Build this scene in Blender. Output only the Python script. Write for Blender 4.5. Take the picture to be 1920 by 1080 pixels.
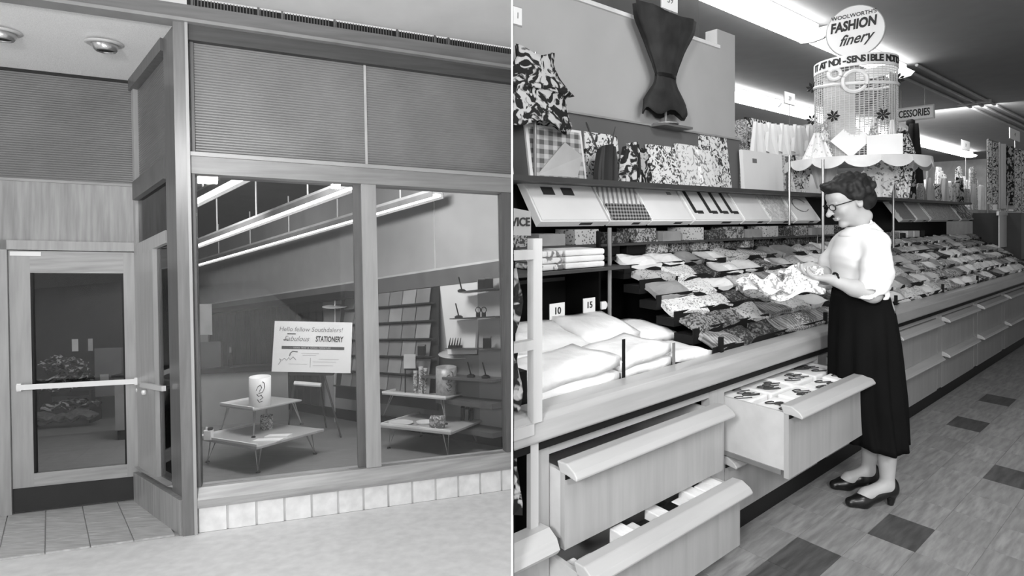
import bpy, bmesh, math, random
import numpy as np
from mathutils import Vector, Matrix
random.seed(7)
for o in list(bpy.data.objects): bpy.data.objects.remove(o)
SC = bpy.context.scene
COL = SC.collection
PI = math.pi

# ------------------------------------------------------------------ camera
cam_d = bpy.data.cameras.new('camera'); cam = bpy.data.objects.new('camera', cam_d); COL.objects.link(cam)
cam.location = (0, 0, 1.45); cam.rotation_euler = (PI/2, 0, 0)
cam_d.sensor_width = 36; cam_d.lens = 36*1060/1920; cam_d.shift_y = -131/1920; cam_d.clip_start = .05; cam_d.clip_end = 200
SC.camera = cam
# ------------------------------------------------------------------ world, exposure, big lights
SC.view_settings.view_transform = 'Standard'; SC.view_settings.look = 'None'
SC.view_settings.exposure = 0.0; SC.view_settings.gamma = 1; SC.view_settings.use_curve_mapping = False
W = bpy.data.worlds.new('world'); SC.world = W; W.use_nodes = True
W.node_tree.nodes['Background'].inputs[0].default_value = (.8, .8, .8, 1)
W.node_tree.nodes['Background'].inputs[1].default_value = .95
def area(name, loc, target, power, sx, sy=None):
    d = bpy.data.lights.new(name, 'AREA'); d.energy = power; d.shape = 'RECTANGLE'; d.size = sx; d.size_y = sy or sx
    o = bpy.data.objects.new(name, d); COL.objects.link(o); o.location = loc
    o.rotation_euler = (Vector(target)-Vector(loc)).to_track_quat('-Z', 'Y').to_euler(); return o
area('flash_lamp_right', (1.1, -.6, 2.3), (2.0, 3.2, 1.0), 50, .5)
area('aisle_fill_light', (1.9, .9, 3.3), (1.9, 3.6, 1.4), 50, 1.2, .6)  # unseen fill added to brighten the counter and its slanted boxes
area('shop_fill_light', (-1.9, 5.6, 2.35), (-1.7, 7.8, -.9), 120, 1.6, .4)  # added fill behind the show windows, apart from the strip lights
area('shop_fill_light_rear', (-4.9, 7.6, 1.9), (-6.6, 9.8, -1.4), 75, 1.6, .4)  # extra fill put in for the goods behind the door
area('flash_lamp_left', (-1.1, -1.4, 2.4), (-2.0, 4.6, .5), 150, .6)
area('mall_fill_light', (-4.4, .9, 3.3), (-2.6, 3.6, 0), 34, 1.4)  # fill added high over the forecourt, no fitting modelled there

area('rear_fill_light', (7.2, 10.6, 3.2), (8.6, 12.0, 1.8), 150, 3.0, .5)  # added fill to lift the dark background goods

# ------------------------------------------------------------------ materials (all grey: the place is seen in black and white)
MATS = {}
def nt_new(name):
    m = bpy.data.materials.new(name); m.use_nodes = True; nt = m.node_tree
    return m, nt, nt.nodes['Principled BSDF']
def g(v): return (v, v, v, 1)
def coords(nt, scale=(1, 1, 1), rnd=True, rot=0):
    tc = nt.nodes.new('ShaderNodeTexCoord'); mp = nt.nodes.new('ShaderNodeMapping'); mp.inputs['Scale'].default_value = scale
    mp.inputs['Rotation'].default_value = (0, 0, rot)
    nt.links.new(tc.outputs['Object'], mp.inputs['Vector'])
    if rnd:
        oi = nt.nodes.new('ShaderNodeObjectInfo'); mu = nt.nodes.new('ShaderNodeMath'); mu.operation = 'MULTIPLY'; mu.inputs[1].default_value = 37
        nt.links.new(oi.outputs['Random'], mu.inputs[0]); cx = nt.nodes.new('ShaderNodeCombineXYZ')
        for i in range(3): nt.links.new(mu.outputs[0], cx.inputs[i])
        nt.links.new(cx.outputs[0], mp.inputs['Location'])
    return mp.outputs[0]
def ramp(nt, fac, stops, const=False):
    r = nt.nodes.new('ShaderNodeValToRGB'); nt.links.new(fac, r.inputs[0]); e = r.color_ramp.elements
    if const: r.color_ramp.interpolation = 'CONSTANT'
    while len(e) < len(stops): e.new(.5)
    for i, (p, v) in enumerate(stops): e[i].position = p; e[i].color = g(v)
    return r.outputs[0]
def mat(name, v=.5, rough=.5, spec=.4, kind=None, amp=.15, scale=1, metal=0, bump=0):
    if name in MATS: return MATS[name]
    m, nt, b = nt_new(name); L = nt.links
    b.inputs['Roughness'].default_value = rough; b.inputs['Specular IOR Level'].default_value = spec; b.inputs['Metallic'].default_value = metal
    lo, hi = v*(1-amp), min(1, v*(1+amp)); fac = None
    if kind == 'wood':
        n = nt.nodes.new('ShaderNodeTexNoise'); L.new(coords(nt, (9*scale, 9*scale, .7*scale)), n.inputs['Vector']); n.inputs['Scale'].default_value = 3; n.inputs['Detail'].default_value = 6; fac = n.outputs['Fac']
    elif kind == 'woodh':
        n = nt.nodes.new('ShaderNodeTexNoise'); L.new(coords(nt, (.8*scale, .8*scale, 12*scale)), n.inputs['Vector']); n.inputs['Scale'].default_value = 3; n.inputs['Detail'].default_value = 6; fac = n.outputs['Fac']
    elif kind == 'streak':
        n = nt.nodes.new('ShaderNodeTexNoise'); L.new(coords(nt, (3*scale, 22*scale, 3), rot=2.15 if name.endswith('_b') else .6), n.inputs['Vector']); n.inputs['Scale'].default_value = 2.2; n.inputs['Detail'].default_value = 5; fac = n.outputs['Fac']
    else:
        n = nt.nodes.new('ShaderNodeTexNoise'); L.new(coords(nt, (scale,)*3), n.inputs['Vector']); n.inputs['Scale'].default_value = 4; n.inputs['Detail'].default_value = 5; fac = n.outputs['Fac']
    L.new(ramp(nt, fac, [(.3, lo), (.7, hi)]), b.inputs['Base Color'])
    if bump:
        bp = nt.nodes.new('ShaderNodeBump'); bp.inputs['Strength'].default_value = bump; bp.inputs['Distance'].default_value = .01
        L.new(fac, bp.inputs['Height']); L.new(bp.outputs[0], b.inputs['Normal'])
    MATS[name] = m; return m
def printed(name, lo=.1, hi=.6, scale=14, mode='floral', cut=.5):
    if name in MATS: return MATS[name]
    m, nt, b = nt_new(name); L = nt.links; b.inputs['Roughness'].default_value = .75; b.inputs['Specular IOR Level'].default_value = .2
    if mode == 'floral':
        n = nt.nodes.new('ShaderNodeTexNoise'); L.new(coords(nt), n.inputs['Vector']); n.inputs['Scale'].default_value = scale; n.inputs['Detail'].default_value = 2; n.inputs['Distortion'].default_value = 1.6
        c = ramp(nt, n.outputs['Fac'], [(0, lo), (cut-.03, lo), (cut+.03, hi), (1, hi)])
    elif mode == 'plaid':
        vs = []
        for k, (sx, sz) in enumerate(((1, 0), (0, 1))):
            w = nt.nodes.new('ShaderNodeTexWave'); w.bands_direction = 'X' if k == 0 else 'Z'; w.inputs['Scale'].default_value = scale; L.new(coords(nt, rnd=False), w.inputs['Vector'])
            vs.append(ramp(nt, w.outputs['Fac'], [(0, lo), (.45, lo), (.6, hi), (1, hi)]))
        mx = nt.nodes.new('ShaderNodeMix'); mx.data_type = 'RGBA'; mx.inputs[0].default_value = .5; L.new(vs[0], mx.inputs[6]); L.new(vs[1], mx.inputs[7]); c = mx.outputs[2]
    elif mode == 'stripe':
        w = nt.nodes.new('ShaderNodeTexWave'); w.bands_direction = 'X'; w.inputs['Scale'].default_value = scale; L.new(coords(nt, rnd=False), w.inputs['Vector'])
        c = ramp(nt, w.outputs['Fac'], [(0, lo), (.35, lo), (.5, hi), (1, hi)])
    else:  # dots
        w = nt.nodes.new('ShaderNodeTexVoronoi'); w.inputs['Scale'].default_value = scale; L.new(coords(nt), w.inputs['Vector'])
        c = ramp(nt, w.outputs['Distance'], [(0, lo), (.25, lo), (.34, hi), (1, hi)])
    L.new(c, b.inputs['Base Color']); MATS[name] = m; return m
def glass_mat(name, tint=.93, refl=.08, ior=1.5):
    if name in MATS: return MATS[name]
    m, nt, b = nt_new(name); nt.nodes.remove(b); out = nt.nodes['Material Output']
    tr = nt.nodes.new('ShaderNodeBsdfTransparent'); tr.inputs[0].default_value = g(tint)
    gl = nt.nodes.new('ShaderNodeBsdfGlossy'); gl.inputs['Roughness'].default_value = .02
    fr = nt.nodes.new('ShaderNodeFresnel'); fr.inputs[0].default_value = ior
    mx = nt.nodes.new('ShaderNodeMixShader'); nt.links.new(fr.outputs[0], mx.inputs[0]); nt.links.new(tr.outputs[0], mx.inputs[1]); nt.links.new(gl.outputs[0], mx.inputs[2]); nt.links.new(mx.outputs[0], out.inputs[0])
    MATS[name] = m; return m
def emit(name, s):
    if name in MATS: return MATS[name]
    m, nt, b = nt_new(name); b.inputs['Emission Color'].default_value = g(1); b.inputs['Emission Strength'].default_value = s; b.inputs['Base Color'].default_value = g(.8); MATS[name] = m; return m

# ------------------------------------------------------------------ frames of the two places
TH = math.atan2(.6245, .781); CA, SA = math.cos(TH), math.sin(TH)
def RW(s, d, z): return (s*CA-d*SA, s*SA+d*CA, z)              # counter room: s along the counter, d away from the aisle
KX, KY, LX = .031, -.195, -.02
def LW(x, y, h): return (x+LX*h, y, KX*x+KY*y+h)                 # shop front: stands on a sloping forecourt
QX, QY = .9345, .3559
P0 = (-2.337, 4.199)
def FW(s, n, h): return LW(P0[0]+QX*s+QY*n, P0[1]+QY*s-QX*n, h) # front glazing: s along, n towards the street
D0 = (-4.257, 4.801); DQ = (.9332, .3592)
def DW(s, n, h): return LW(D0[0]+DQ[0]*s+DQ[1]*n, D0[1]+DQ[1]*s-DQ[0]*n, h)  # door wall
S0 = (-3.332, 5.157); SQ = (.7204, -.6936)
def SW(s, n, h): return LW(S0[0]+SQ[0]*s+SQ[1]*n, S0[1]+SQ[1]*s-SQ[0]*n, h)  # side of the recess (n<0 into the recess)
WQ = (-.7156, .6985); W0 = (-.065, 6.924)
def IW(s, n, h): return LW(W0[0]+WQ[0]*s-WQ[1]*n, W0[1]+WQ[1]*s+WQ[0]*n, h)  # right wall inside the shop, n into the shop
def ID(x, y, z): return (x, y, z)
def rpix(u, v, d):      # point of the plane at depth d behind the aisle seen at u, v -> s, z
    a = (u-960)/1060; k = d/(CA-a*SA); return (k*(a*CA+SA), 1.45-(v-409)/1060*k)

# ------------------------------------------------------------------ mesh helpers
class MB:
    def __init__(s, f=ID): s.v = []; s.f = []; s.w = f
    def add(s, vs, fs):
        o = len(s.v); s.v += [s.w(*p) for p in vs]; s.f += [tuple(i+o for i in q) for q in fs]; return s
    def box(s, a, b):
        x0, y0, z0 = a; x1, y1, z1 = b
        return s.add([(x0,y0,z0),(x1,y0,z0),(x1,y1,z0),(x0,y1,z0),(x0,y0,z1),(x1,y0,z1),(x1,y1,z1),(x0,y1,z1)],
                     [(0,3,2,1),(4,5,6,7),(0,1,5,4),(1,2,6,5),(2,3,7,6),(3,0,4,7)])
    def prism(s, poly, z0, z1):            # poly in xy
        n = len(poly); return s.add([(x,y,z0) for x,y in poly]+[(x,y,z1) for x,y in poly],
                     [tuple(range(n))[::-1], tuple(range(n,2*n))]+[(i,(i+1)%n,n+(i+1)%n,n+i) for i in range(n)])
    def ext(s, prof, x0, x1):              # prof (y,z) swept along x
        n = len(prof); return s.add([(x0,y,z) for y,z in prof]+[(x1,y,z) for y,z in prof],
                     [tuple(range(n))[::-1], tuple(range(n,2*n))]+[(i,(i+1)%n,n+(i+1)%n,n+i) for i in range(n)])
    def extn(s, prof, y0, y1):             # prof (x,z) swept along y
        n = len(prof); return s.add([(x,y0,z) for x,z in prof]+[(x,y1,z) for x,z in prof],
                     [tuple(range(n))[::-1], tuple(range(n,2*n))]+[(i,(i+1)%n,n+(i+1)%n,n+i) for i in range(n)])
    def tube(s, pts, r, n=8, r2=None):
        pts = [Vector(p) for p in pts]; rings = []
        for i, p in enumerate(pts):
            t = (pts[min(i+1,len(pts)-1)]-pts[max(i-1,0)]).normalized()
            a = Vector((0,0,1)) if abs(t.z) < .9 else Vector((1,0,0)); u = t.cross(a).normalized(); w = t.cross(u)
            rr = r if r2 is None else r+(r2-r)*i/(len(pts)-1)
            rings.append([tuple(p+(u*math.cos(2*PI*k/n)+w*math.sin(2*PI*k/n))*rr) for k in range(n)])
        m = len(rings); fs = [(i*n+k, i*n+(k+1)%n, (i+1)*n+(k+1)%n, (i+1)*n+k) for i in range(m-1) for k in range(n)]
        return s.add([p for q in rings for p in q], fs+[tuple(range(n))[::-1], tuple(range((m-1)*n, m*n))])
    def lathe(s, c, prof, n=24, sx=1, sy=1, cap=True):
        vs = [(c[0]+r*sx*math.cos(2*PI*k/n), c[1]+r*sy*math.sin(2*PI*k/n), c[2]+z) for r, z in prof for k in range(n)]; m = len(prof)
        fs = [(i*n+k, i*n+(k+1)%n, (i+1)*n+(k+1)%n, (i+1)*n+k) for i in range(m-1) for k in range(n)]
        if cap: fs += [tuple(range(n))[::-1], tuple(range((m-1)*n, m*n))]
        return s.add(vs, fs)
    def grid(s, fn, nu, nv, th=0):
        vs = [fn(i/nu, j/nv) for j in range(nv+1) for i in range(nu+1)]; q = nu+1
        return s.add(vs, [(j*q+i, j*q+i+1, (j+1)*q+i+1, (j+1)*q+i) for j in range(nv) for i in range(nu)])
ROOT = {}
def obj(name, mb, m, parent=None, label=None, cat=None, group=None, kind=None, smooth=False, clip=None, origin=None, solid=0, bevel=0):
    bm = bmesh.new(); vs = [bm.verts.new(p) for p in mb.v]
    for f in mb.f:
        try: bm.faces.new([vs[i] for i in f])
        except ValueError: pass
    if clip:
        geom = bm.verts[:]+bm.edges[:]+bm.faces[:]
        bmesh.ops.bisect_plane(bm, geom=geom, plane_co=(clip, 0, 0), plane_no=(-1 if clip > 0 else 1, 0, 0), clear_outer=True)
        bmesh.ops.holes_fill(bm, edges=[e for e in bm.edges if e.is_boundary and all(abs(v.co.x-clip) < 1e-5 for v in e.verts)], sides=0)
    if not bm.verts: bm.free(); return None
    bmesh.ops.recalc_face_normals(bm, faces=bm.faces)
    cs = np.array([v.co for v in bm.verts])
    if parent is not None: org = ROOT[parent.name]
    elif origin is not None: org = Vector(origin)
    else:
        lo, hi = cs.min(0), cs.max(0); org = Vector(((lo[0]+hi[0])/2, (lo[1]+hi[1])/2, lo[2]))
    for v in bm.verts: v.co -= org
    if smooth:
        for f in bm.faces: f.smooth = True
    me = bpy.data.meshes.new(name); bm.to_mesh(me); bm.free(); me.materials.append(m)
    o = bpy.data.objects.new(name, me); COL.objects.link(o)
    if parent is not None: o.parent = parent
    else: o.location = org
    ROOT[o.name] = org
    if bevel:
        b = o.modifiers.new('bevel', 'BEVEL'); b.width = bevel; b.segments = 2; b.limit_method = 'ANGLE'
    if solid:
        b = o.modifiers.new('solid', 'SOLIDIFY'); b.thickness = solid
    if smooth is True and not kind: pass
    return tag(o, label, cat, group, kind)
def tag(o, label=None, cat=None, group=None, kind=None):
    if label: o['label'] = label
    if cat: o['category'] = cat
    if group: o['group'] = group
    if kind: o['kind'] = kind
    return o
def empty(name, loc, label, cat, group=None, kind=None):
    o = bpy.data.objects.new(name, None); COL.objects.link(o); o.location = loc; o.empty_display_size = .05; ROOT[o.name] = Vector(loc)
    return tag(o, label, cat, group, kind)
def kids(o): return [c for c in bpy.data.objects if c.parent == o]
def copy_tree(o, parent=None, ch=None):
    c = o.copy(); COL.objects.link(c)
    if parent is not None: c.parent = parent
    for k in (ch[o.name] if ch else []): copy_tree(k, c, ch)
    return c
def tree_map(root):
    m = {}; st = [root]
    while st:
        x = st.pop(); m[x.name] = kids(x); st += m[x.name]
    return m
def text_mb(txt, size, mapf, shear=0, ext=.002, align='CENTER', bold=0, sx=1):
    cu = bpy.data.curves.new('lettering', 'FONT'); cu.body = txt; cu.size = size; cu.align_x = align; cu.align_y = 'CENTER'; cu.shear = shear; cu.extrude = ext; cu.offset = bold; cu.resolution_u = 3
    o = bpy.data.objects.new('lettering', cu); COL.objects.link(o); dg = bpy.context.evaluated_depsgraph_get(); dg.update()
    me = bpy.data.meshes.new_from_object(o.evaluated_get(dg)); mb = MB(mapf)
    mb.add([(v.co.x*sx, v.co.y, v.co.z) for v in me.vertices], [tuple(p.vertices) for p in me.polygons])
    bpy.data.objects.remove(o); bpy.data.curves.remove(cu); bpy.data.meshes.remove(me); return mb

def nth(n): return '%d%s' % (n, 'th' if 10 < n % 100 < 14 else {1: 'st', 2: 'nd', 3: 'rd'}.get(n % 10, 'th'))
# ================================================================== the white partition between the two places
obj('wall_middle', MB().box((-.0022, 1.6, -4), (.0022, 19, 4.6)), mat('partition_white', .9, .8, .1, amp=.01), kind='structure')
CL, CR = -.006, .006

# ================================================================== LEFT: the stationery shop front
m_frame = mat('frame_wood', .36, .35, .5, 'wood', .12)
m_frameh = mat('rail_wood', .36, .35, .5, 'woodh', .2)
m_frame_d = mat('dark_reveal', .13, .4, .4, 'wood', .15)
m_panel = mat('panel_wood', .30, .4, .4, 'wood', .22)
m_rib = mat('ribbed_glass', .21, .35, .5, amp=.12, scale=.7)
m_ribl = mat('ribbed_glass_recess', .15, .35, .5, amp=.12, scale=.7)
m_terr = mat('terrazzo', .8, .5, .3, amp=.08, scale=3)
m_tile = mat('porch_tile', .52, .5, .3, 'streak', .22)
m_base = mat('base_tile', .8, .4, .4, amp=.1, scale=3)
m_grout = mat('grout', .62, .8, .1)
m_chrome = mat('chrome_bar', .85, .25, .6, metal=.3, amp=.02)
m_kick = mat('kick_plate', .035, .4, .4)
m_dark = mat('near_black', .012, .5, .3)
m_soffit = mat('soffit_plaster', .8, .9, .1, amp=.08, scale=30, bump=.3)
m_ceil = mat('mall_ceiling', .72, .9, .1, amp=.04)
m_fascia = mat('fascia_metal', .16, .45, .4, 'woodh', .15)
m_white = mat('white_paint', .8, .5, .3, amp=.03)
m_glass = glass_mat('shop_glass', .9)
m_sfloor = mat('shop_floor', .20, .5, .3, 'streak', .15)
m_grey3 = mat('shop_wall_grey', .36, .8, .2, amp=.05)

# forecourt floor (sloping), its edge under the shop, shop floor
obj('floor', MB(LW).box((-9, -2, -.05), (0, 12, -.012)), m_grout, kind='structure', clip=CL, label=None)
floor = bpy.data.objects['floor']
obj('terrazzo_slab', MB(LW).add([(-9,-2,-.012),(0,-2,-.012),(0,5.09,-.012),(-2.337,4.199,-.012),(-2.42,4.16,-.012),(-3.12,3.9,-.012),(-9,1.7,-.012),
    (-9,-2,0),(0,-2,0),(0,5.09,0),(-2.337,4.199,0),(-2.42,4.16,0),(-3.12,3.9,0),(-9,1.7,0)],
    [(7,8,9,10,11,12,13),(6,5,4,3,2,1,0),(0,1,8,7),(1,2,9,8),(2,3,10,9),(3,4,11,10),(4,5,12,11),(5,6,13,12),(6,0,7,13)]), m_terr, floor, clip=CL)
# porch tiles laid square to the door, in the recess
proto_tile = None
for i in range(-3, 5):
    for j in range(4):
        s0, n0 = -.02+i*.262, .0+j*.30
        def TW(a, b, h, s0=s0): 
            sh = b*-.33; return DW(a+sh*-1.0, b, h)
        x0, x1 = s0+.004, s0+.258
        mb = MB(TW).box((x0, n0+.004, -.012), (x1, n0+.296, .0))
        c = TW((x0+x1)/2, n0+.15, 0)
        # only tiles inside the recess, left of its glazed side
        P = ((x1+.33*n0)*DQ[0]+D0[0], 0)
        if x1+.33*(n0+.3) > 1.0+.37*(n0+.3)+.02: 
            continue
        obj('tile', mb, m_tile, floor)
# shop floor
obj('floor_shop', MB(LW).add([(-2.337,4.215,.0),(0,5.105,.0),(0,6.9,0),(-11,17.6,0),(-16,15.7,0),(-4.9,4.6,0),(-4.257,4.82,0),(-3.33,5.18,0)],
    [(0,1,2,3,4,5,6,7)]), m_sfloor, kind='structure', clip=CL, solid=.01)

# front glazing -----------------------------------------------------
fr = empty('trim_1', FW(1.2, 0, 0), None, None, kind='structure')
obj('corner_post', MB(FW).box((-.09, -.12, 0), (0.0, .03, 3.8)), mat('post_wood', .17, .3, .5, 'wood', .2), fr)
obj('post_edge', MB(FW).box((-.012, .03, 0), (.008, .042, 3.8)), mat('bright_edge', .40, .35, .5, amp=.05), fr)
base = obj('wall_front', MB(FW).box((0, -.12, 0), (2.6, -.012, .19)), m_grout, kind='structure', clip=CL)
for i in range(13):
    obj('tile', MB(FW).box((.012+i*.2, -.012, .002), (.2+i*.2-.0045, .0, .187)), m_base, base, clip=CL)
obj('sill', MB(FW).ext([(-.12,.19),(.03,.19),(.035,.21),(.03,.25),(-.01,.335),(-.12,.345)], .0, 2.6), m_frameh, fr, clip=CL)
obj('mullion', MB(FW).box((1.232, -.1, .34), (1.352, .0, 2.675)), m_frame, fr)
obj('mullion_reveal', MB(FW).box((1.17, -.1, .34), (1.232, -.05, 2.675)), m_frame_d, fr)
obj('jamb_left', MB(FW).box((.0, -.1, .34), (.03, -.0, 2.675)), m_frame_d, fr)
obj('jamb_right', MB(FW).box((2.455, -.1, .34), (2.6, -.0, 2.675)), m_frame_d, fr, clip=CL)
obj('header', MB(FW).box((.0, -.12, 2.672), (2.6, .015, 2.80)), mat('header_wood', .27, .35, .4, 'woodh', .15), fr, clip=CL)
obj('header_edge', MB(FW).box((.0, -.05, 2.80), (2.6, .03, 2.83)), mat('header_edge_metal', .36, .35, .5, amp=.08), fr, clip=CL)
def ribbed(name, W, s0, s1, h0, h1, mt, par, n=0, pitch=.02, clip=None):
    k = int((h1-h0)/pitch); mb = MB(W)
    prof = []
    for i in range(k):
        a = h0+i*(h1-h0)/k; b = (h1-h0)/k
        prof += [(n, a), (n+.004, a+.25*b), (n+.004, a+.7*b)]
    prof += [(n, h1), (n-.01, h1), (n-.01, h0)]
    vs = [(s0, y, z) for y, z in prof]+[(s1, y, z) for y, z in prof]; q = len(prof)
    mb.add(vs, [(i, (i+1) % q, q+(i+1) % q, q+i) for i in range(q)])
    return obj(name, mb, mt, par, clip=clip)
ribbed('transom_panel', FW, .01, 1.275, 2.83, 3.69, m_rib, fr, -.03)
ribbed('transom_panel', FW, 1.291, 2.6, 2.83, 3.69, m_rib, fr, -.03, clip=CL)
obj('transom_strip', MB(FW).box((1.273, -.05, 2.83), (1.293, -.018, 3.69)), mat('strip_pale', .5, .5), fr)
obj('transom_frame', MB(FW).box((.008, -.03, 2.83), (.035, -.012, 3.69)), m_frame_d, fr)
# fascia over glazing and recess
fa = empty('trim_2', FW(0, 0, 3.7), None, None, kind='structure')
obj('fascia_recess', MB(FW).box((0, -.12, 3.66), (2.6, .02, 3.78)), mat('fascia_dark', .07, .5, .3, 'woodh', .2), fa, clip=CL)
obj('fascia_edge', MB(FW).box((-6, -.05, 3.775), (2.6, .06, 3.80)), mat('fascia_edge_metal', .26, .4, .4), fa, clip=CL)
obj('fascia_band', MB(FW).box((-6, -.05, 3.80), (2.6, .045, 3.905)), m_fascia, fa, clip=CL)
gr = empty('trim_3', FW(1.5, 0, 3.9), None, None, kind='structure')
obj('grille_back', MB(FW).box((0.0, -.05, 3.905), (2.6, .0, 3.975)), m_dark, gr, clip=CL)
for a, b in ((.05, .46), (.50, .62), (.67, 1.02), (1.06, 1.50), (1.56, 1.85), (1.88, 1.97), (2.0, 2.6)):
    mb = MB(FW); k = int((b-a)/.022)
    for i in range(k+1): mb.box((a+i*.022, .0, 3.908), (a+i*.022+.007, .02, 3.972))
    mb.box((a-.02, .0, 3.905), (a-.003, .03, 3.975))
    obj('vent_grille', mb, mat('grille_metal', .12, .5, .4), gr, clip=CL)
# mall ceiling and the recess soffit
obj('ceiling', MB(FW).box((-7, .02, 3.978), (2.8, 5.6, 4.03)), m_ceil, kind='structure', clip=CL)
sof = obj('ceiling_recess', MB(LW).prism([FW(-6.0,-.06,0)[:2], FW(-.03,-.06,0)[:2], DW(1.06,-.03,0)[:2], DW(-3,-.03,0)[:2]], 3.80, 3.83), m_soffit, kind='structure')
def downlight(x, y, lab):
    c = LW(x, y, 3.80); r = empty('downlight', c, lab, 'ceiling light', 'recessed eyeball downlights')
    obj('trim_ring', MB().lathe(c, [(.075,-.001),(.13,-.001),(.13,-.012),(.115,-.02),(.075,-.012)], 28, cap=False), mat('ring_paint', .6, .5), r, smooth=True)
    def w(a, b, z): return (c[0]+a-.25*z, c[1]+b+.15*z, c[2]+z)
    obj('lamp_cup', MB(w).lathe((0,0,0), [(.092,0),(.09,-.03),(.078,-.06),(.066,-.075),(.058,-.07),(.05,-.02)], 28, cap=False), mat('cup_metal', .5, .25, .6, metal=.8, amp=.05), r, smooth=True)
    obj('lamp_opening', MB(w).lathe((0,0,0), [(.058,-.064),(.058,-.058)], 20), m_dark, r)
def lpx(u, v, h):
    a, b = (u-960)/1060, -(v-409)/1060; k = (h*(1-KX*LX)-1.45)/(b-KX*a-KY); return (a*k-LX*h, k)
downlight(*lpx(196, 80, 3.8), 'eyeball downlight above the shop door, right of the two')
downlight(*lpx(2, 58, 3.8), 'eyeball downlight cut by the left edge of the photo')

# recess side wall (glazed) -----------------------------------------
sd = empty('window_1', SW(.6, 0, 0), None, None, kind='structure')
obj('side_post', MB(SW).box((0.0, .0, .0), (.07, .06, 3.8)), m_frame, sd)
obj('side_base', MB(SW).box((.0, .0, .0), (1.34, .1, .26)), m_panel, sd)
obj('side_sill', MB(SW).ext([(.0,.26),(-.03,.26),(-.03,.275),(.0,.31),(.1,.31)], .0, 1.02), m_frameh, sd)
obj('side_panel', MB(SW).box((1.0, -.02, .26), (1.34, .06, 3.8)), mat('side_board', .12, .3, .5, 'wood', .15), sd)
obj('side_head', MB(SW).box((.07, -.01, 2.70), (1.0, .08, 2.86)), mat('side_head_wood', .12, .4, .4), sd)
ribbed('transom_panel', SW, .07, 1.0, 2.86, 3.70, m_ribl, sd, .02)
obj('side_top', MB(SW).box((.0, -.005, 3.70), (1.0, .08, 3.8)), m_frame_d, sd)
obj('glass_pane', MB(SW).box((.07, .03, .31), (1.0, .036, 2.70)), m_glass, sd)
obj('inner_stile', MB(SW).box((.07, .035, .31), (.62, .07, 2.2)), m_frame, sd)
obj('inner_head', MB(SW).box((.07, .037, 2.2), (1.0, .07, 2.3)), m_frame, sd)
# second push bar seen behind the side glass
ib = empty('side_door_bar', SW(.55, .1, 1.07), 'short white push bar seen through the glazed side of the entrance recess', 'door bar')
obj('bar', MB(SW).box((.34, .085, 1.045), (.99, .115, 1.085)), m_chrome, ib)
obj('lock_knob', MB(SW).lathe((.37, .09, 1.0), [(.018,-.018),(.022,0),(.018,.018)], 12), m_chrome, ib)
# glass of the front
for k, (a, b) in enumerate(((.03, 1.232), (1.352, 2.46))):
    w = empty('window_%d' % (k+2), FW((a+b)/2, -.06, .34), None, None, kind='structure')
    obj('glass_pane', MB(FW).box((a, -.062, .34), (b, -.056, 2.672)), m_glass, w, clip=CL)

# door wall -----------------------------------------------------------
dw = empty('wall_door', DW(.5, 0, 0), None, None, kind='structure')
obj('upper_panel', MB(DW).box((-2, -.06, 2.33), (1.0, -.0, 2.845)), m_panel, dw)
obj('left_panel', MB(DW).box((-2, -.06, 0), (-.075, -.01, 2.33)), m_panel, dw)
obj('door_frame', MB(DW).box((-.075, -.1, 0), (.015, .02, 2.33)).box((-.075, -.1, 2.25), (1.005, .02, 2.33)).box((.985, -.1, 0), (1.03, .02, 2.33)), m_frame, dw)
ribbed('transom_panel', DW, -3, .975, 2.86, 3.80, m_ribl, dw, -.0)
obj('transom_rail', MB(DW).box((-2, -.06, 2.84), (.99, .01, 2.862)), mat('thin_rail', .3, .4), dw)
obj('transom_head', MB(DW).box((-3, -.03, 3.775), (.99, .012, 3.80)), m_dark, dw)
obj('corner_stile', MB(DW).box((.97, -.06, 2.33), (1.03, .015, 3.8)), m_frame_d, dw)
obj('low_block', MB(DW).box((-.6, .02, 0), (-.085, .07, .21)), mat('light_block', .62, .6), dw)
dr = empty('door_1', DW(.5, 0, .0), None, None, kind='structure')
def stile(s0, s1, h0, h1): return MB(DW).box((s0, -.05, h0), (s1, .0, h1))
obj('stile', stile(.018, .165, .215, 2.245), m_frame, dr); obj('stile', stile(.845, .985, .215, 2.245), m_frame, dr)
obj('top_rail', stile(.165, .845, 2.055, 2.245), m_frameh, dr); obj('bottom_rail', stile(.165, .845, .215, .33), m_frameh, dr)
obj('kick_plate', MB(DW).box((.018, -.05, .015), (.985, .004, .213)), m_kick, dr)
obj('glazing_bead', MB(DW).box((.165, -.045, .33), (.18, -.005, 2.055)).box((.83, -.045, .33), (.845, -.005, 2.055)), m_dark, dr)
obj('glass_pane', MB(DW).box((.165, -.03, .33), (.845, -.024, 2.055)), m_glass, dr)
bar = obj('push_bar', MB(DW).box((.075, .035, 1.055), (.955, .06, 1.10)), m_chrome, dr)
obj('bar_bracket', MB(DW).box((.075, .0, 1.045), (.105, .05, 1.11)).box((.925, .0, 1.045), (.955, .05, 1.11)), m_chrome, bar)
obj('lock_knob', MB(DW).lathe((.945, .015, .995), [(.017,-.017),(.022,0),(.017,.017)], 12), m_chrome, dr)
obj('paper_tag', MB(DW).box((.03, .001, 2.20), (.245, .004, 2.235)), m_white, dr, label='small white paper strip')

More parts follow.
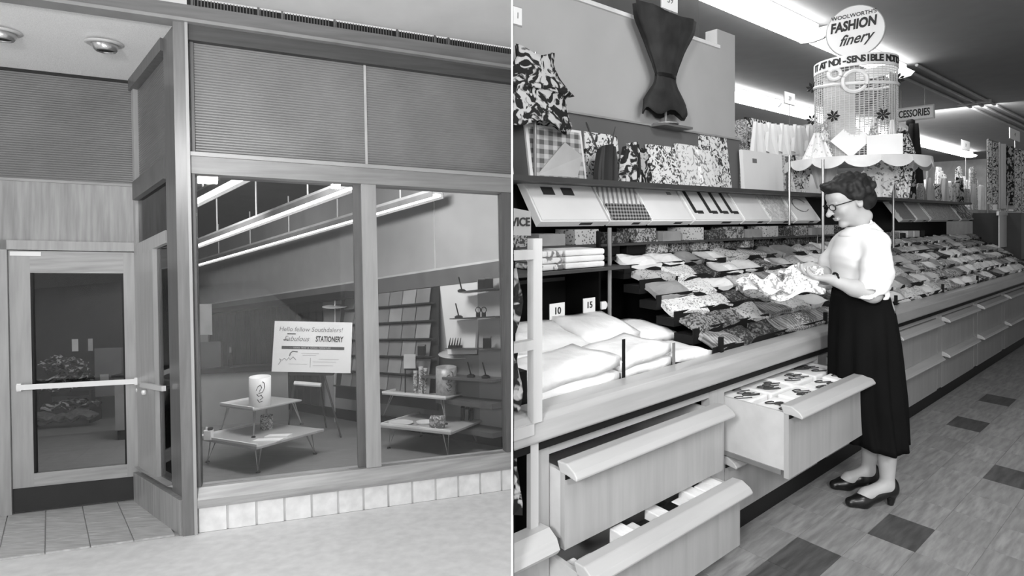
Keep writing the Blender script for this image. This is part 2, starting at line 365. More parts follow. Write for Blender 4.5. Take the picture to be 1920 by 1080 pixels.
# shop interior -------------------------------------------------------
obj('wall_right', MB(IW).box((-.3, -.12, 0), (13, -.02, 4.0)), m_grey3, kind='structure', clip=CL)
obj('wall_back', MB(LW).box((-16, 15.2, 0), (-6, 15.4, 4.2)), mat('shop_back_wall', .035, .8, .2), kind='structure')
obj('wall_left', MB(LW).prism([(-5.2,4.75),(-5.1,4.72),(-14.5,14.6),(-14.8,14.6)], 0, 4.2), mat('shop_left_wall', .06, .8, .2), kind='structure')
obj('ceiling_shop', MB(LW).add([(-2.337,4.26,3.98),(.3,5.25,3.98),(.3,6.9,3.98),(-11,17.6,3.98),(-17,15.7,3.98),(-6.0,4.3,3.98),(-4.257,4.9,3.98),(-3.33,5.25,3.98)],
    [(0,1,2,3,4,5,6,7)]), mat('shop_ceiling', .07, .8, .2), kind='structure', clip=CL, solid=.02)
obj('trim_4', MB(IW).box((-.1, -.02, 2.28), (12.4, .02, 2.31)), mat('light_trim', .5, .5), kind='structure', clip=CL)
obj('trim_5', MB(IW).box((-.1, -.02, 2.06), (12.4, .03, 2.28)), mat('valance_grey', .13, .6), kind='structure', clip=CL)
obj('trim_6', MB(IW).box((3.2, .0, 2.02), (12.4, .35, 2.12)), m_dark, kind='structure')
obj('trim_7', MB(IW).box((1.35, -.02, 2.31), (1.36, -.008, 3.9)), mat('light_trim', .5, .5), kind='structure')
# long light fixtures
def fixture(p, q, lab):
    hz = 3.2; a, b = Vector((p[0], p[1])), Vector((q[0], q[1])); t = (b-a); Ln = t.length; t /= Ln; nn = Vector((-t.y, t.x))
    def w(s, n, h): return LW(a.x+t.x*s+nn.x*n, a.y+t.y*s+nn.y*n, h)
    r = empty('strip_light', w(Ln/2, 0, hz), lab, 'ceiling light', 'strip lights inside the stationery shop')
    obj('lamp_tube', MB(w).box((0, -.05, hz), (Ln, .05, hz+.03)), emit('tube_glow', 5), r)
    obj('housing', MB(w).ext([(-.09,hz+.02),(.09,hz+.02),(.06,hz+.10),(-.06,hz+.10)], 0, Ln), mat('housing_white', .7, .5), r)
    obj('side_lip', MB(w).box((0, -.095, hz-.02), (Ln, -.085, hz+.05)).box((0, .085, hz-.02), (Ln, .095, hz+.05)), mat('lip_grey', .35, .5), r)
    k = 0; s = .35
    while s < Ln:
        obj('rod', MB(w).tube([(s, 0, hz+.1), (s, 0, 3.97)], .012, 6), m_white, r); s += 1.7
fixture((-5.3, 8.5), (-2.55, 5.9), 'strip light nearest the entrance, cut by the corner post')
fixture((-6.6, 11.38), (-1.75, 6.70), 'middle strip light crossing the left show window')
fixture((-7.95, 13.98), (-.90, 7.36), 'strip light nearest the shop side wall, seen in both show windows')

# counter desk in the back left with boxes
dk = empty('service_desk', LW(-5.2, 9.4, 0), 'pale fronted service desk with dark top behind the left window', 'desk')
def KW(a, b, h): return LW(-5.45+a*.93+b*-.36, 9.05+a*.36+b*.93, h)
obj('desk_front', MB(KW).box((0, 0, 0), (1.75, .04, .86)), mat('desk_front_grey', .30, .5, .3, amp=.06), dk)
obj('desk_top', MB(KW).box((-.1, -.05, .86), (2.1, .7, .95)), m_dark, dk)
obj('desk_side', MB(KW).box((1.71, .04, 0), (1.75, .65, .86)), mat('desk_side_grey', .2, .5), dk)
t = empty('cardboard_carton', KW(.5, .2, .95), 'grey carton standing on the dark desk top', 'box')
obj('carton_body', MB(KW).box((.22, .1, .95), (.72, .45, 1.38)), mat('carton_grey', .06, .7), t)
obj('carton_seam', MB(KW).box((.235, .09, .96), (.27, .1, 1.37)), mat('seam_light', .4, .6), t)
t = empty('tape_dispenser', KW(.2, .25, 1.38), 'small rounded dispenser with a light disc on the carton', 'dispenser')
obj('dispenser_body', MB(KW).box((.3, .2, 1.38), (.52, .4, 1.5)), mat('disp_grey', .12, .5), t)
obj('disc', MB(lambda x, y, z: KW(x, z, y)).lathe((.22, 1.44, .2), [(.06,-.01),(.06,.03),(.025,.03),(.025,-.01)], 16, cap=False), mat('seam_light', .4, .6), t)
obj('wall_board', MB(KW).box((.1, .9, 1.5), (.5, .93, 2.05)), mat('board_light', .3, .6), label='pale square board hanging on the dark wall above the desk', cat='board')
t = empty('desk_bottle', KW(.85, .2, .95), 'small dark bottle beside the carton on the desk', 'bottle')
obj('bottle_body', MB().lathe(KW(.85, .2, .95), [(.03,0),(.04,.05),(.04,.18),(.02,.24)], 12), m_dark, t); obj('bottle_cap', MB().lathe(KW(.85, .2, 1.19), [(.018,0),(.018,.09)], 10), mat('disp_grey', .12), t)
# curtain-like pleated wall covering along the side wall
mbp = MB(IW)
for i in range(26):
    s = 4.6+i*.28; mbp.add([(s,.0,0.1),(s+.14,.04,.1),(s+.28,.0,.1),(s,.0,2.02),(s+.14,.04,2.02),(s+.28,.0,2.02)], [(0,1,4,3),(1,2,5,4)])
obj('curtain', mbp, mat('curtain_grey', .065, .8), label='dark pleated curtain along the far side wall of the shop', cat='curtain')

# fixtures along the side wall: leaning white bay, grey bay, card rack, shelves
def item(name, mb, m, lab, cat, group=None, **k): return obj(name, mb, m, None, lab, cat, group, **k)
by = empty('display_bay', IW(.6, .1, 0), 'tall white leaning display back with small shelves at the right of the window', 'display')
obj('leaning_panel', MB(IW).add([(.95,.12,.95+.18),(.42,.12,1.14),(.42,.02,2.07),(1.22,.02,2.09),(.95,.08,1.13),(.42,.08,1.14),(.42,-.01,2.07),(1.22,-.01,2.09)],
     [(0,1,2,3),(7,6,5,4),(0,4,5,1),(1,5,6,2),(2,6,7,3),(3,7,4,0)]), mat('bay_white', .62, .5, amp=.04), by)
obj('grey_panel', MB(IW).box((-.15, .0, .15), (.42, .05, 2.07)), mat('bay_grey', .36, .5, amp=.05), by, clip=CL)
obj('lower_panel', MB(IW).box((.42, .0, .15), (1.6, .04, 1.12)), mat('bay_grey2', .27, .5, amp=.05), by)
obj('kick', MB(IW).box((-.15, .0, -.0), (8, .06, .16)), m_dark, by, clip=CL)
for h, a, b, dd in ((1.93, .62, .0, .3), (1.60, .8, .0, .3), (1.22, .9, -.1, .3)):
    obj('shelf', MB(IW).prism([(a,.1),(b-.15,.05),(b-.15,dd),(a-.12,dd)], h-.012, h), mat('shelf_dark', .05, .4), by, clip=CL)
for h, b, th in ((.86, 1.25, .03), (.58, .9, .06), (.24, .75, .06)):
    obj('shelf', MB(IW).box((-.15, .04, h-th), (b, .38, h)), mat('shelf_mid', .10, .4), by, clip=CL)
# things on the shelves
def small(x, dd, h, mk, lab, cat, name, group=None):
    c = IW(x, dd, h)
    if c[0] > -.08: return
    mk(c, name, lab, cat, group)
def mk_pen(c, name, lab, cat, group):
    t = empty(name, c, lab, cat, group); obj('base', MB().lathe(c, [(.05,0),(.055,.02),(.03,.035)], 14), m_dark, t); obj('pen', MB().tube([(c[0],c[1],c[2]+.03),(c[0]-.04,c[1],c[2]+.19)], .009, 6), m_dark, t)
def mk_box(c, name, lab, cat, group, w=.05, hh=.13):
    t = empty(name, c, lab, cat, group); obj('body', MB().box((c[0]-w, c[1]-w, c[2]), (c[0]+w, c[1]+w, c[2]+hh)), m_dark, t, bevel=.006); obj('lid', MB().box((c[0]-w*.9, c[1]-w*.9, c[2]+hh), (c[0]+w*.9, c[1]+w*.9, c[2]+hh+.008)), mat('disp_grey', .12), t)
def mk_rings(c, name, lab, cat, group):
    t = empty(name, c, lab, cat, group)
    for k in (-1, 1):
        pts = [(c[0]+k*.035+.03*math.cos(a), c[1], c[2]+.085+.035*math.sin(a)) for a in np.linspace(0, 2*PI, 17)]; obj('ring', MB().tube(pts, .006, 5), m_dark, t)
        obj('foot', MB().box((c[0]+k*.035-.025, c[1]-.02, c[2]), (c[0]+k*.035+.025, c[1]+.02, c[2]+.05)), m_dark, t)
def mk_pencils(c, name, lab, cat, group):
    t = empty(name, c, lab, cat, group)
    obj('stand', MB().box((c[0]-.09, c[1]-.03, c[2]), (c[0]+.09, c[1]+.03, c[2]+.03)), m_dark, t)
    for k in range(5): obj('pencil', MB().tube([(c[0]-.08+k*.033, c[1], c[2]+.02), (c[0]-.06+k*.033, c[1], c[2]+.13)], .012, 6, .004), m_dark, t)
small(.55, .2, 1.93, mk_pen, 'pen stand on the top shelf of the white bay', 'pen stand', 'pen_stand')
small(.17, .2, 1.93, mk_box, 'dark upright box on the top shelf, left of two', 'box', 'upright_box')
small(.05, .2, 1.93, mk_box, 'dark upright box at the right end of the top shelf', 'box', 'upright_box')
small(.62, .2, 1.60, mk_pen, 'low desk set on the middle shelf of the white bay', 'pen stand', 'desk_set')
small(.2, .2, 1.60, mk_rings, 'pair of ring shaped holders on the middle shelf', 'holder', 'ring_holder')
small(.70, .2, 1.22, mk_pencils, 'row of pointed pencils in a stand on the third shelf', 'pencil stand', 'pencil_stand')
small(.1, .2, 1.22, mk_box, 'dark box at the right end of the third shelf', 'box', 'dark_box')
small(.35, .25, .86, mk_pen, 'letter opener stand on the thick lower shelf', 'stand', 'letter_stand')
small(.08, .25, .86, mk_pen, 'dark pen upright at the right end of the thick lower shelf', 'pen stand', 'pen_stand')
# leaning card rack, rows of grey cards
ck = empty('card_rack', IW(2.2, .1, 0), 'leaning rack with rows of grey cards left of the white bay', 'rack')
mcard = mat('card_grey', .20, .5, amp=.12); mstrip = mat('rack_dark', .035, .5)
for r_ in range(6):
    h0 = .62+r_*.245; nn = .30-.045*r_
    obj('ledge', MB(IW).box((1.0+.05*r_, nn, h0-.02), (3.6, nn+.06, h0)), mstrip, ck)
    for c in range(7):
        a = 1.12+.05*r_+c*.335
        obj('card', MB(IW).add([(a,nn+.02,h0),(a+.31,nn+.02,h0),(a+.33,nn-.03,h0+.205),(a+.02,nn-.03,h0+.205),(a,nn+.01,h0),(a+.31,nn+.01,h0),(a+.33,nn-.04,h0+.205),(a+.02,nn-.04,h0+.205)],
            [(0,1,2,3),(7,6,5,4),(0,4,5,1),(1,5,6,2),(2,6,7,3),(3,7,4,0)]), mcard if (r_+c) % 3 else mat('card_pale', .3, .5), ck)
obj('back', MB(IW).add([(1.0,.26,.4),(3.7,.26,.4),(3.9,0,2.05),(1.25,0,2.05)], [(0,1,2,3)]), mstrip, ck, solid=.01)
small(1.2, .36, 1.13, mk_box, 'black camera shaped box on the card rack beside the white bay', 'box', 'black_box')

# tiered low tables ---------------------------------------------------
m_top = mat('table_laminate', .42, .35, .4, amp=.05); m_edge = mat('table_edge', .22, .5); m_leg = mat('brass_leg', .34, .3, .6, metal=.5)
def quad_top(par, name, pts, h, th=.03):
    mb = MB(LW); n = len(pts); cx = sum(p[0] for p in pts)/n; cy = sum(p[1] for p in pts)/n
    mb.prism(pts, h-th, h); return obj(name, mb, m_top, par, bevel=.006)
def lipr(par, pts, h):
    mb = MB(LW)
    for i in (0, 1):
        a, b = pts[2+i], pts[(3+i) % 4]; dx, dy = b[0]-a[0], b[1]-a[1]; l = math.hypot(dx, dy); nx, ny = -dy/l*.02, dx/l*.02
        mb.prism([a, b, (b[0]+nx, b[1]+ny), (a[0]+nx, a[1]+ny)], h, h+.025)
    obj('raised_edge', mb, m_white, par)
def hairpin(par, top, foot, h1, h0, sp=.035):
    obj('leg', MB(LW).tube([(top[0]-sp, top[1], h1), (foot[0], foot[1], h0+.008), (top[0]+sp, top[1], h1)], .009, 6), m_leg, par)
    obj('foot', MB(LW).lathe((foot[0], foot[1], h0), [(.024,0),(.024,.012),(.012,.02)], 10), m_dark, par)
def tiered(low, up, hl, hu, lab, legs=None):
    cx = sum(p[0] for p in low)/4; cy = sum(p[1] for p in low)/4
    r = empty('tiered_table', LW(cx, cy, 0), lab, 'table', 'two tier display tables')
    quad_top(r, 'lower_top', low, hl); lipr(r, low, hl)
    ux = sum(p[0] for p in up)/4; uy = sum(p[1] for p in up)/4
    quad_top(r, 'upper_top', up, hu, .022); lipr(r, up, hu)
    for p in low:
        ix, iy = cx+(p[0]-cx)*.74, cy+(p[1]-cy)*.74; hairpin(r, (ix, iy), (cx+(p[0]-cx)*.84, cy+(p[1]-cy)*.84), hl-.03, 0)
    for p in up:
        ix, iy = ux+(p[0]-ux)*.78, uy+(p[1]-uy)*.78; hairpin(r, (ix, iy), (ux+(p[0]-ux)*.98, uy+(p[1]-uy)*.98), hu-.02, hl, .015)
    return r
def lpix(u, v, h):
    a, b = (u-960)/1060, -(v-409)/1060; k = (h*(1-KX*LX)-1.45)/(b-KX*a-KY); return (a*k-LX*h, k)
HL, HU = .30, .62
lowL = [lpix(481,838,HL), lpix(608,804,HL), lpix(500,792,HL), lpix(368,820,HL)]
upL = [lpix(474,768,HU), lpix(566,749,HU), lpix(500,742,HU), lpix(412,759,HU)]
tiered(lowL, upL, HL, HU, 'two tier angular display table with thin metal legs in the left window')
lowR = [lpix(845,811,HL), lpix(908,786,HL), lpix(785,775,HL), lpix(712,797,HL)]
upR = [lpix(836,747,HU), lpix(886,731,HU), lpix(790,722,HU), lpix(716,737,HU)]
tiered(lowR, upR, HL, HU, 'two tier angular display table with thin metal legs in the right window')
# objects on the tables
def canister(c, r_, h, m, lab, name='waste_basket', squig=True):
    t = empty(name, c, lab, 'canister')
    obj('body', MB().lathe(c, [(r_*.93,0),(r_,.01),(r_,h),(r_*.93,h),(r_*.9,.02)], 28, sy=.8, cap=False), m, t, smooth=True)
    obj('base_disc', MB().lathe(c, [(r_*.92,.002),(r_*.92,.015)], 24, sy=.8), m, t)
    if squig:
        mb = MB()
        def sp(a, z): return (c[0]+r_*1.01*math.cos(a), c[1]+r_*.8*1.01*math.sin(a), c[2]+z)
        A = -PI/2
        for pts in ([(.1,.62),(.25,.75),(.45,.8),(.55,.7),(.4,.62),(.3,.52),(.6,.55),(.8,.7),(.75,.85),(.6,.9)], [(.15,.5),(.3,.42),(.5,.46),(.65,.36),(.4,.3)], [(.2,.32),(.35,.22),(.6,.25)]):
            mb.tube([sp(A+p[0]*1.1-.1, p[1]*h) for p in pts], .004, 5)
        obj('scroll_motif', mb, m_dark, t, label='dark scroll drawing')
    return t
xw, yw = lpix(486, 762, HU); canister(LW(xw, yw+.02, HU), .125, .35, mat('canister_white', .8, .4, .4, amp=.03), 'white oval canister with scroll drawing on the left table upper tier')
xw, yw = lpix(835, 742, HU); canister(LW(xw-.0, yw+.1, HU), .135, .36, mat('canister_grey', .28, .3, .5, amp=.3, scale=6), 'mottled grey oval canister on the right table upper tier')
xw, yw = lpix(500, 805, HL); canister(LW(xw, yw, HL), .075, .17, printed('speckled', .1, .5, 30), 'speckled cup under the upper tier of the left table', 'speckled_cup', False)
xw, yw = lpix(391, 824, HL); c = LW(xw, yw, HL)
t = empty('ink_jar', c, 'small white square jar at the left corner of the left table', 'jar'); obj('jar_body', MB().box((c[0]-.045,c[1]-.03,c[2]), (c[0]+.045,c[1]+.03,c[2]+.11)), m_white, t, bevel=.008); obj('jar_lid', MB().lathe((c[0]+.02,c[1],c[2]+.11), [(.028,0),(.028,.022)], 14), m_dark, t); obj('jar_spout', MB().lathe((c[0]-.022,c[1],c[2]+.11), [(.012,0),(.01,.03)], 10), m_white, t)
for k, (u, v, w_) in enumerate(((503, 826, .15), (522, 819, .13))):
    xw, yw = lpix(u, v, HL); obj('paper_sheets', MB(LW).box((xw-w_, yw-.07, HL), (xw+w_, yw+.08, HL+.012+.008*k)), m_white, label=['white sheets of paper lying at the front of the left table', 'white paper pad lying behind the sheets on the left table'][k], cat='paper')
cy_ = [(779, 736, .05, .30), (789, 738, .03, .36), (797, 737, .03, .33)]
for k, (u, v, r_, h) in enumerate(cy_):
    xw, yw = lpix(u, v, HU); c = LW(xw, yw, HU); t = empty('wrap_roll', c, ['leftmost upright roll beside the grey canister', 'tallest upright roll, middle of three beside the grey canister', 'upright roll nearest the grey canister'][k], 'roll', 'upright rolls on the right table')
    obj('tube', MB().lathe(c, [(.03,0),(.03,h*.9),(.026,h*.92)], 12), printed('roll_print', .15, .55, 22), t, smooth=False); obj('cap', MB().lathe((c[0],c[1],c[2]+h*.9), [(.031,0),(.031,.03)], 12), m_chrome, t)
xw, yw = lpix(834, 805, HL); c = LW(xw-.1, yw+.1, HL)
obj('alarm_clock', MB().box((c[0]-.09, c[1]-.05, c[2]), (c[0]+.09, c[1]+.05, c[2]+.14)), printed('roll_print2', .12, .4, 20), label='square patterned holder at the front of the right lower tier', cat='holder', bevel=.02)
xw, yw = lpix(880, 788, HL); c = LW(xw-.03, yw+.05, HL)
for k in range(3):
    obj('dark_book', MB().box((c[0]-.08+k*.055, c[1]-.06, c[2]), (c[0]-.035+k*.055, c[1]+.06, c[2]+.17-.02*k)), m_dark if k != 1 else mat('disp_grey', .12), label=['tallest dark upright book on the right table', 'grey upright book between two dark ones', 'short dark upright book at the corner of the right table'][k], cat='book', group='upright books on the right table', bevel=.003)
xw, yw = lpix(750, 797, HL); c = LW(xw, yw+.05, HL)
obj('ash_tray', MB().lathe((c[0],c[1],c[2]), [(.12,0),(.16,.03),(.15,.03),(.11,.01)], 20, sy=.6), mat('tray_pale', .5, .4), label='shallow pale tray on the lower tier of the right table', cat='tray', smooth=True)
xw, yw = lpix(803, 797, HL); c = LW(xw-.05, yw+.05, HL)
obj('pale_dish', MB().lathe((c[0],c[1],c[2]), [(.08,0),(.11,.04),(.10,.04),(.07,.01)], 20, sy=.6), mat('tray_pale', .5, .4), label='small pale dish right of the shallow tray', cat='dish', smooth=True)
# small framed card behind on a stand
xw, yw = lpix(768, 738, HU); c = LW(xw-.02, yw+.12, HU)
t = empty('card_on_stand', c, 'small light card propped on a dark stand above the right table', 'card'); obj('card_face', MB().box((c[0]-.08,c[1]-.01,c[2]+.33),(c[0]+.08,c[1],c[2]+.52)), mat('card_face_pale', .5, .5), t); obj('stand', MB().box((c[0]-.07,c[1],c[2]),(c[0]-.055,c[1]+.02,c[2]+.34)).box((c[0]-.07,c[1]-.02,c[2]+.31),(c[0]+.12,c[1]+.03,c[2]+.33)), m_dark, t)
# clear discs (glass cake-stand like displays)
for k, (u, v, lab) in enumerate(((628, 575, 'clear disc display seen above the easel board'), (858, 664, 'clear disc display on a thin post behind the grey canister'))):
    Y = 9.3 if k == 0 else 7.6; X = (u-960)/1060*Y; Z = 1.45-(v-409)/1060*Y; t = empty('disc_display', (X, Y, Z-.5), lab, 'display')
    obj('disc', MB().lathe((X,Y,Z), [(.02,-.01),(.26 if k else .2,0),(.26 if k else .2,.008),(.02,.012)], 28), mat('clear_plastic', .55, .2, .6), t, smooth=False); obj('post', MB().tube([(X,Y,KX*X+KY*Y),(X,Y,Z+.1)], .008, 6), m_chrome, t)

# easel with the opening sign -----------------------------------------
ex, ey = -2.95, 8.3
es = empty('easel', LW(ex, ey, 0), 'dark wooden easel behind the left display table', 'easel')
def lray(u, v, Y): return ((u-960)/1060*Y, Y, 1.45-(v-409)/1060*Y)
mE = mat('easel_wood', .05, .4)
for a, b in (((556,690,8.0),(541,800,8.15)), ((604,690,8.0),(640,822,7.9)), ((596,690,8.1),(612,803,8.75)), ):
    obj('leg', MB().tube([lray(*a), lray(*b)], .018, 8, .012), mE, es)
obj('ledge', MB().box(tuple(np.array(lray(545,703,7.95))-[0,.03,.0]), tuple(np.array(lray(625,699,7.95))+[0,.06,.02])), mE, es)
obj('cross_bar', MB().tube([lray(552,718,7.98), lray(602,722,7.98)], .03, 8), m_white, es, label='pale rolled paper tied across the legs')
b = [Vector(lray(509,698,7.86)), Vector(lray(657,701,7.86)), Vector(lray(661,601,8.0)), Vector(lray(515,603,8.0))]
bx = (b[1]-b[0]); byv = (b[3]-b[0]); bn = bx.cross(byv).normalized()*1
cen = (b[0]+b[1]+b[2]+b[3])/4; BX = bx.normalized(); BY = byv.normalized()
def BWm(x, y, z): return tuple(cen+BX*x+BY*y+bn*z)
hw, hh = bx.length/2, byv.length/2
sg = empty('sign_board', tuple((b[0]+b[1])/2), 'white lettered stationery sign standing on the easel', 'sign')
obj('board', MB(BWm).box((-hw, -hh, -.012), (hw, hh, 0)), mat('board_white', .8, .5, .3, amp=.02), sg)
mInk = mat('sign_ink', .03, .6); mInk2 = mat('sign_ink_pale', .22, .6)
fn = lambda ox, oy: (lambda x, y, z: BWm(ox+x, oy+y, .002+z))
obj('lettering', text_mb('Hello fellow Southdalers!', .088, fn(-.03, .235), .15, .001), mInk2, sg)
obj('lettering', text_mb('Fabulous', .10, fn(-.23, .105), .35, .001), mInk2, sg)
obj('lettering', text_mb('STATIONERY', .105, fn(.235, .105), .05, .001, bold=.003, sx=.62), mInk, sg)
obj('printed_bar', MB(BWm).box((-hw*.78, -.035, .001), (hw*.82, .005, .003)), mat('bar_grey', .08, .6), sg)
obj('lettering', text_mb('DESKS  PENS  &  OFFICE  FURNITURE', .032, fn(.0, -.015), 0, .003), mat('pale_letters', .5, .6), sg)
obj('dash', MB(BWm).box((-.36, .165, .001), (-.24, .18, .003)).box((-.41, .08, .001), (-.34, .095, .003)), mInk, sg)
mbs = MB(BWm); mbs.tube([(-.31,-.13,.002),(-.3,-.09,.002),(-.27,-.065,.002),(-.2,-.07,.002)], .008, 5)
mbs.tube([(-.46,-.25,.002),(-.43,-.2,.002),(-.45,-.17,.002),(-.41,-.19,.002),(-.38,-.16,.002),(-.35,-.19,.002),(-.32,-.15,.002),(-.3,-.18,.002),(-.26,-.14,.002),(-.22,-.18,.002)], .004, 5)
obj('script_flourish', mbs, mInk2, sg)
mbs = MB(BWm)
for x0, x1, y in ((-.15,.1,-.09),(-.13,.06,-.115),(.1,.38,-.165),(.02,.34,-.2),(.02,.3,-.25),(-.32,-.06,-.235)): mbs.box((x0,y-.006,.001),(x1,y,.002))
mbs.box((-.02,-.28,.001),(-.012,-.15,.003)); obj('small_print', mbs, mat('small_print_grey', .42, .6), sg)

# things seen through the door: heaped goods, cartons, display stand
hb = empty('carton_heap_stand', DW(.5, -3.2, 0), 'tall grey carton standing behind the glass door', 'box')
def HWm(a, b_, h): return LW(-7.83+DQ[0]*(a-.35)-DQ[1]*(b_-3), 10.0+DQ[1]*(a-.35)+DQ[0]*(b_-3), h)
obj('carton_body', MB(HWm).box((.74, 3.0, .45), (1.15, 3.4, 1.32)), mat('tall_carton', .12, .7), hb)
obj('carton_label', MB(HWm).box((.82, 2.99, .72), (.95, 3.0, .85)), mat('seam_light', .4), hb)
for k in range(16):
    a = .12+random.uniform(0, .55); h = .62+.1*(k//2) if k < 12 else .3
    def hw_(x, y, z, a=a, k=k, h=h): return HWm(a+x, 3.0+random.Random(k).uniform(0,.35)+y, h+z)
    mb = MB(hw_); rr = random.Random(k+50)
    mb.grid(lambda p, q: ((p-.5)*.42, (q-.5)*.3, .05+.035*math.sin(p*9+k)+.03*math.cos(q*7+k*2)-.1*(abs(p-.5)**2)), 8, 5)
    obj('wrapped_parcel', mb, printed('parcel_dark', .03, .4, 7, cut=.54), label='crumpled wrapped parcel in the heap behind the door, %s one counted upward, %s side' % (nth(k+1), ['left', 'right'][a > .4]), cat='parcel', group='parcels heaped behind the door', solid=.03)
obj('heap_shelf', MB(HWm).box((-.1, 2.95, .58), (.74, 3.5, .62)).box((-.1, 2.95, .0), (-.06, 3.5, .6)).box((.66, 2.95, 0), (.7, 3.5, .6)), m_dark, label='dark low shelf carrying the parcels behind the door', cat='shelf')
for k in range(3):
    mb = MB(HWm).grid(lambda p, q: (.05+k*.28+(p-.5)*.5, 2.6+(q-.5)*.3, .14+.10*math.sin(p*PI)*math.sin(q*PI)+.03*math.sin(p*13+k*3)*math.cos(q*8)), 10, 6)
    obj('cloth_bundle', mb, mat('bundle_grey', .09, .8, amp=.4, scale=5), label=['leftmost dark cloth bundle on the floor behind the door', 'middle dark cloth bundle on the floor behind the door', 'right cloth bundle on the floor behind the door'][k], cat='bundle', solid=.05)
t = empty('white_card_stand', HWm(.45, 3.1, 1.28), 'pair of small white cards standing on top of the parcel heap', 'card')
obj('card', MB(HWm).prism([(.38,3.1),(.46,3.14),(.46,3.15),(.38,3.11)], 1.28, 1.50), mat('card_bright', .6), t); obj('card', MB(HWm).prism([(.62,3.1),(.70,3.06),(.70,3.07),(.62,3.11)], 1.28, 1.50), mat('card_bright', .6), t)
def HC2(a, b_, h): return LW(-5.75+DQ[0]*(a-.98)-DQ[1]*(b_-2), 8.2+DQ[1]*(a-.98)+DQ[0]*(b_-2), h)
cb = empty('low_cabinet', HC2(1.1, 2.3, 0), 'pale low cabinet edge at the right inside the door', 'cabinet')
obj('cabinet_body', MB(HC2).box((.98, 2.0, .14), (1.6, 2.5, .92)), mat('low_cab_grey', .22, .5), cb); obj('cabinet_top', MB(HC2).box((.95, 1.97, .92), (1.63, 2.53, .95)), m_dark, cb); obj('cabinet_base', MB(HC2).box((1.0, 2.02, 0), (1.58, 2.5, .14)), m_dark, cb)

# ================================================================== RIGHT: the dry goods counter
r_wood = mat('counter_wood', .36, .3, .5, 'wood', .1)
r_woodh = mat('counter_rail_wood', .38, .3, .5, 'woodh', .1)
r_lip = mat('drawer_lip_wood', .45, .28, .5, 'woodh', .06)
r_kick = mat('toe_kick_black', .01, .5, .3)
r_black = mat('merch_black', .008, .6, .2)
r_wall = mat('display_wall_paint', .44, .8, .2, amp=.03)
r_white = mat('linen_white', .82, .8, .1, amp=.05, scale=3, bump=1.2)
r_chrome = mat('chrome_post', .3, .3, .5, metal=.5, amp=.03)
m_ft = mat('vinyl_tile', .27, .45, .4, 'streak', .22)
m_ft2 = mat('vinyl_tile_b', .29, .45, .4, 'streak', .28)
m_ftd = mat('vinyl_tile_dark', .09, .45, .4, 'streak', .3)
m_rc = mat('shop_ceiling_paint', .30, .9, .1, amp=.04)

# room shell
def RC(a): return [RW(*p) for p in a]
fl = obj('floor_aisle', MB().box((.01, 0, -.05), (26, 22, -.002)), mat('vinyl_field', .26, .45, .4, 'streak', .15), kind='structure')
TS, TD = .28, .187
n_t = 0; dark = set()
def cell(u, v):
    a = (u-960)/1060; k = 1.45*1060/(v-409); x, y = a*k, k; s = x*CA+y*SA; d = -x*SA+y*CA; return (math.floor((s-2.06)/TS), math.floor((1.385-d)/TD))
for uv in ((1692, 975), (1868, 900), (1425, 1066), (1797, 785), (1898, 750), (1500, 1075)): dark.add(cell(*uv))
cells = []
for i in range(-1, 60):
    for j in range(0, 18):
        s0, d1 = 2.06+i*TS, 1.385-j*TD; c = RW(s0+TS/2, d1-TD/2, 0)
        if c[1] < .8 or c[0] < .2: continue
        u, v = 960+1060*c[0]/c[1], 409+1060*1.45/c[1]
        if u < 2000 and v < 1140 and u > 1300: cells.append((-(v), i, j, s0, d1))
cells.sort()
tm = {}
for k, (_, i, j, s0, d1) in enumerate(cells[:290]):
    dk_ = (i, j) in dark
    me_key = (dk_, (i*7+j*3) % 2, (i+j) % 2)
    if me_key not in tm:
        o = obj('tile', MB().box((-TS/2+.0012, -TD/2+.0012, -.002), (TS/2-.0012, TD/2-.0012, 0)), m_ftd if dk_ else (m_ft if me_key[1] else m_ft2), fl)
        o.data.transform(Matrix.Translation(ROOT['floor_aisle'])); tm[me_key] = o; first = True
    else:
        o = tm[me_key].copy(); COL.objects.link(o)
    c = RW(s0+TS/2, d1-TD/2, 0); o.location = Vector(c)-ROOT['floor_aisle']; o.rotation_euler = (0, 0, TH)
mb = MB(RW)
for (_, i, j, s0, d1) in cells[290:]: mb.box((s0+.001, d1-TD+.001, -.002), (s0+TS-.001, d1-.001, 0))
if mb.v: obj('tile_field', mb, m_ft, fl, kind='stuff')
obj('ceiling_store', MB().box((.01, .4, 3.42), (26, 21, 3.5)), m_rc, kind='structure')
obj('wall_far', MB(RW).box((3, 7.2, 0), (30, 7.4, 3.42)), mat('far_wall_paint', .55, .8, .2), kind='structure', clip=CR)
obj('wall_light_blocker', MB(RW).box((4.2, -1.35, 0), (11, -1.25, 2.8)), mat('blocker_paint', .12, .8, .2), kind='structure')  # unseen, added to keep light off the far cabinets and floor
obj('wall_end', MB(RW).box((24, -3, 0), (24.2, 7.2, 3.42)), mat('end_wall_paint', .75, .8, .2), kind='structure')
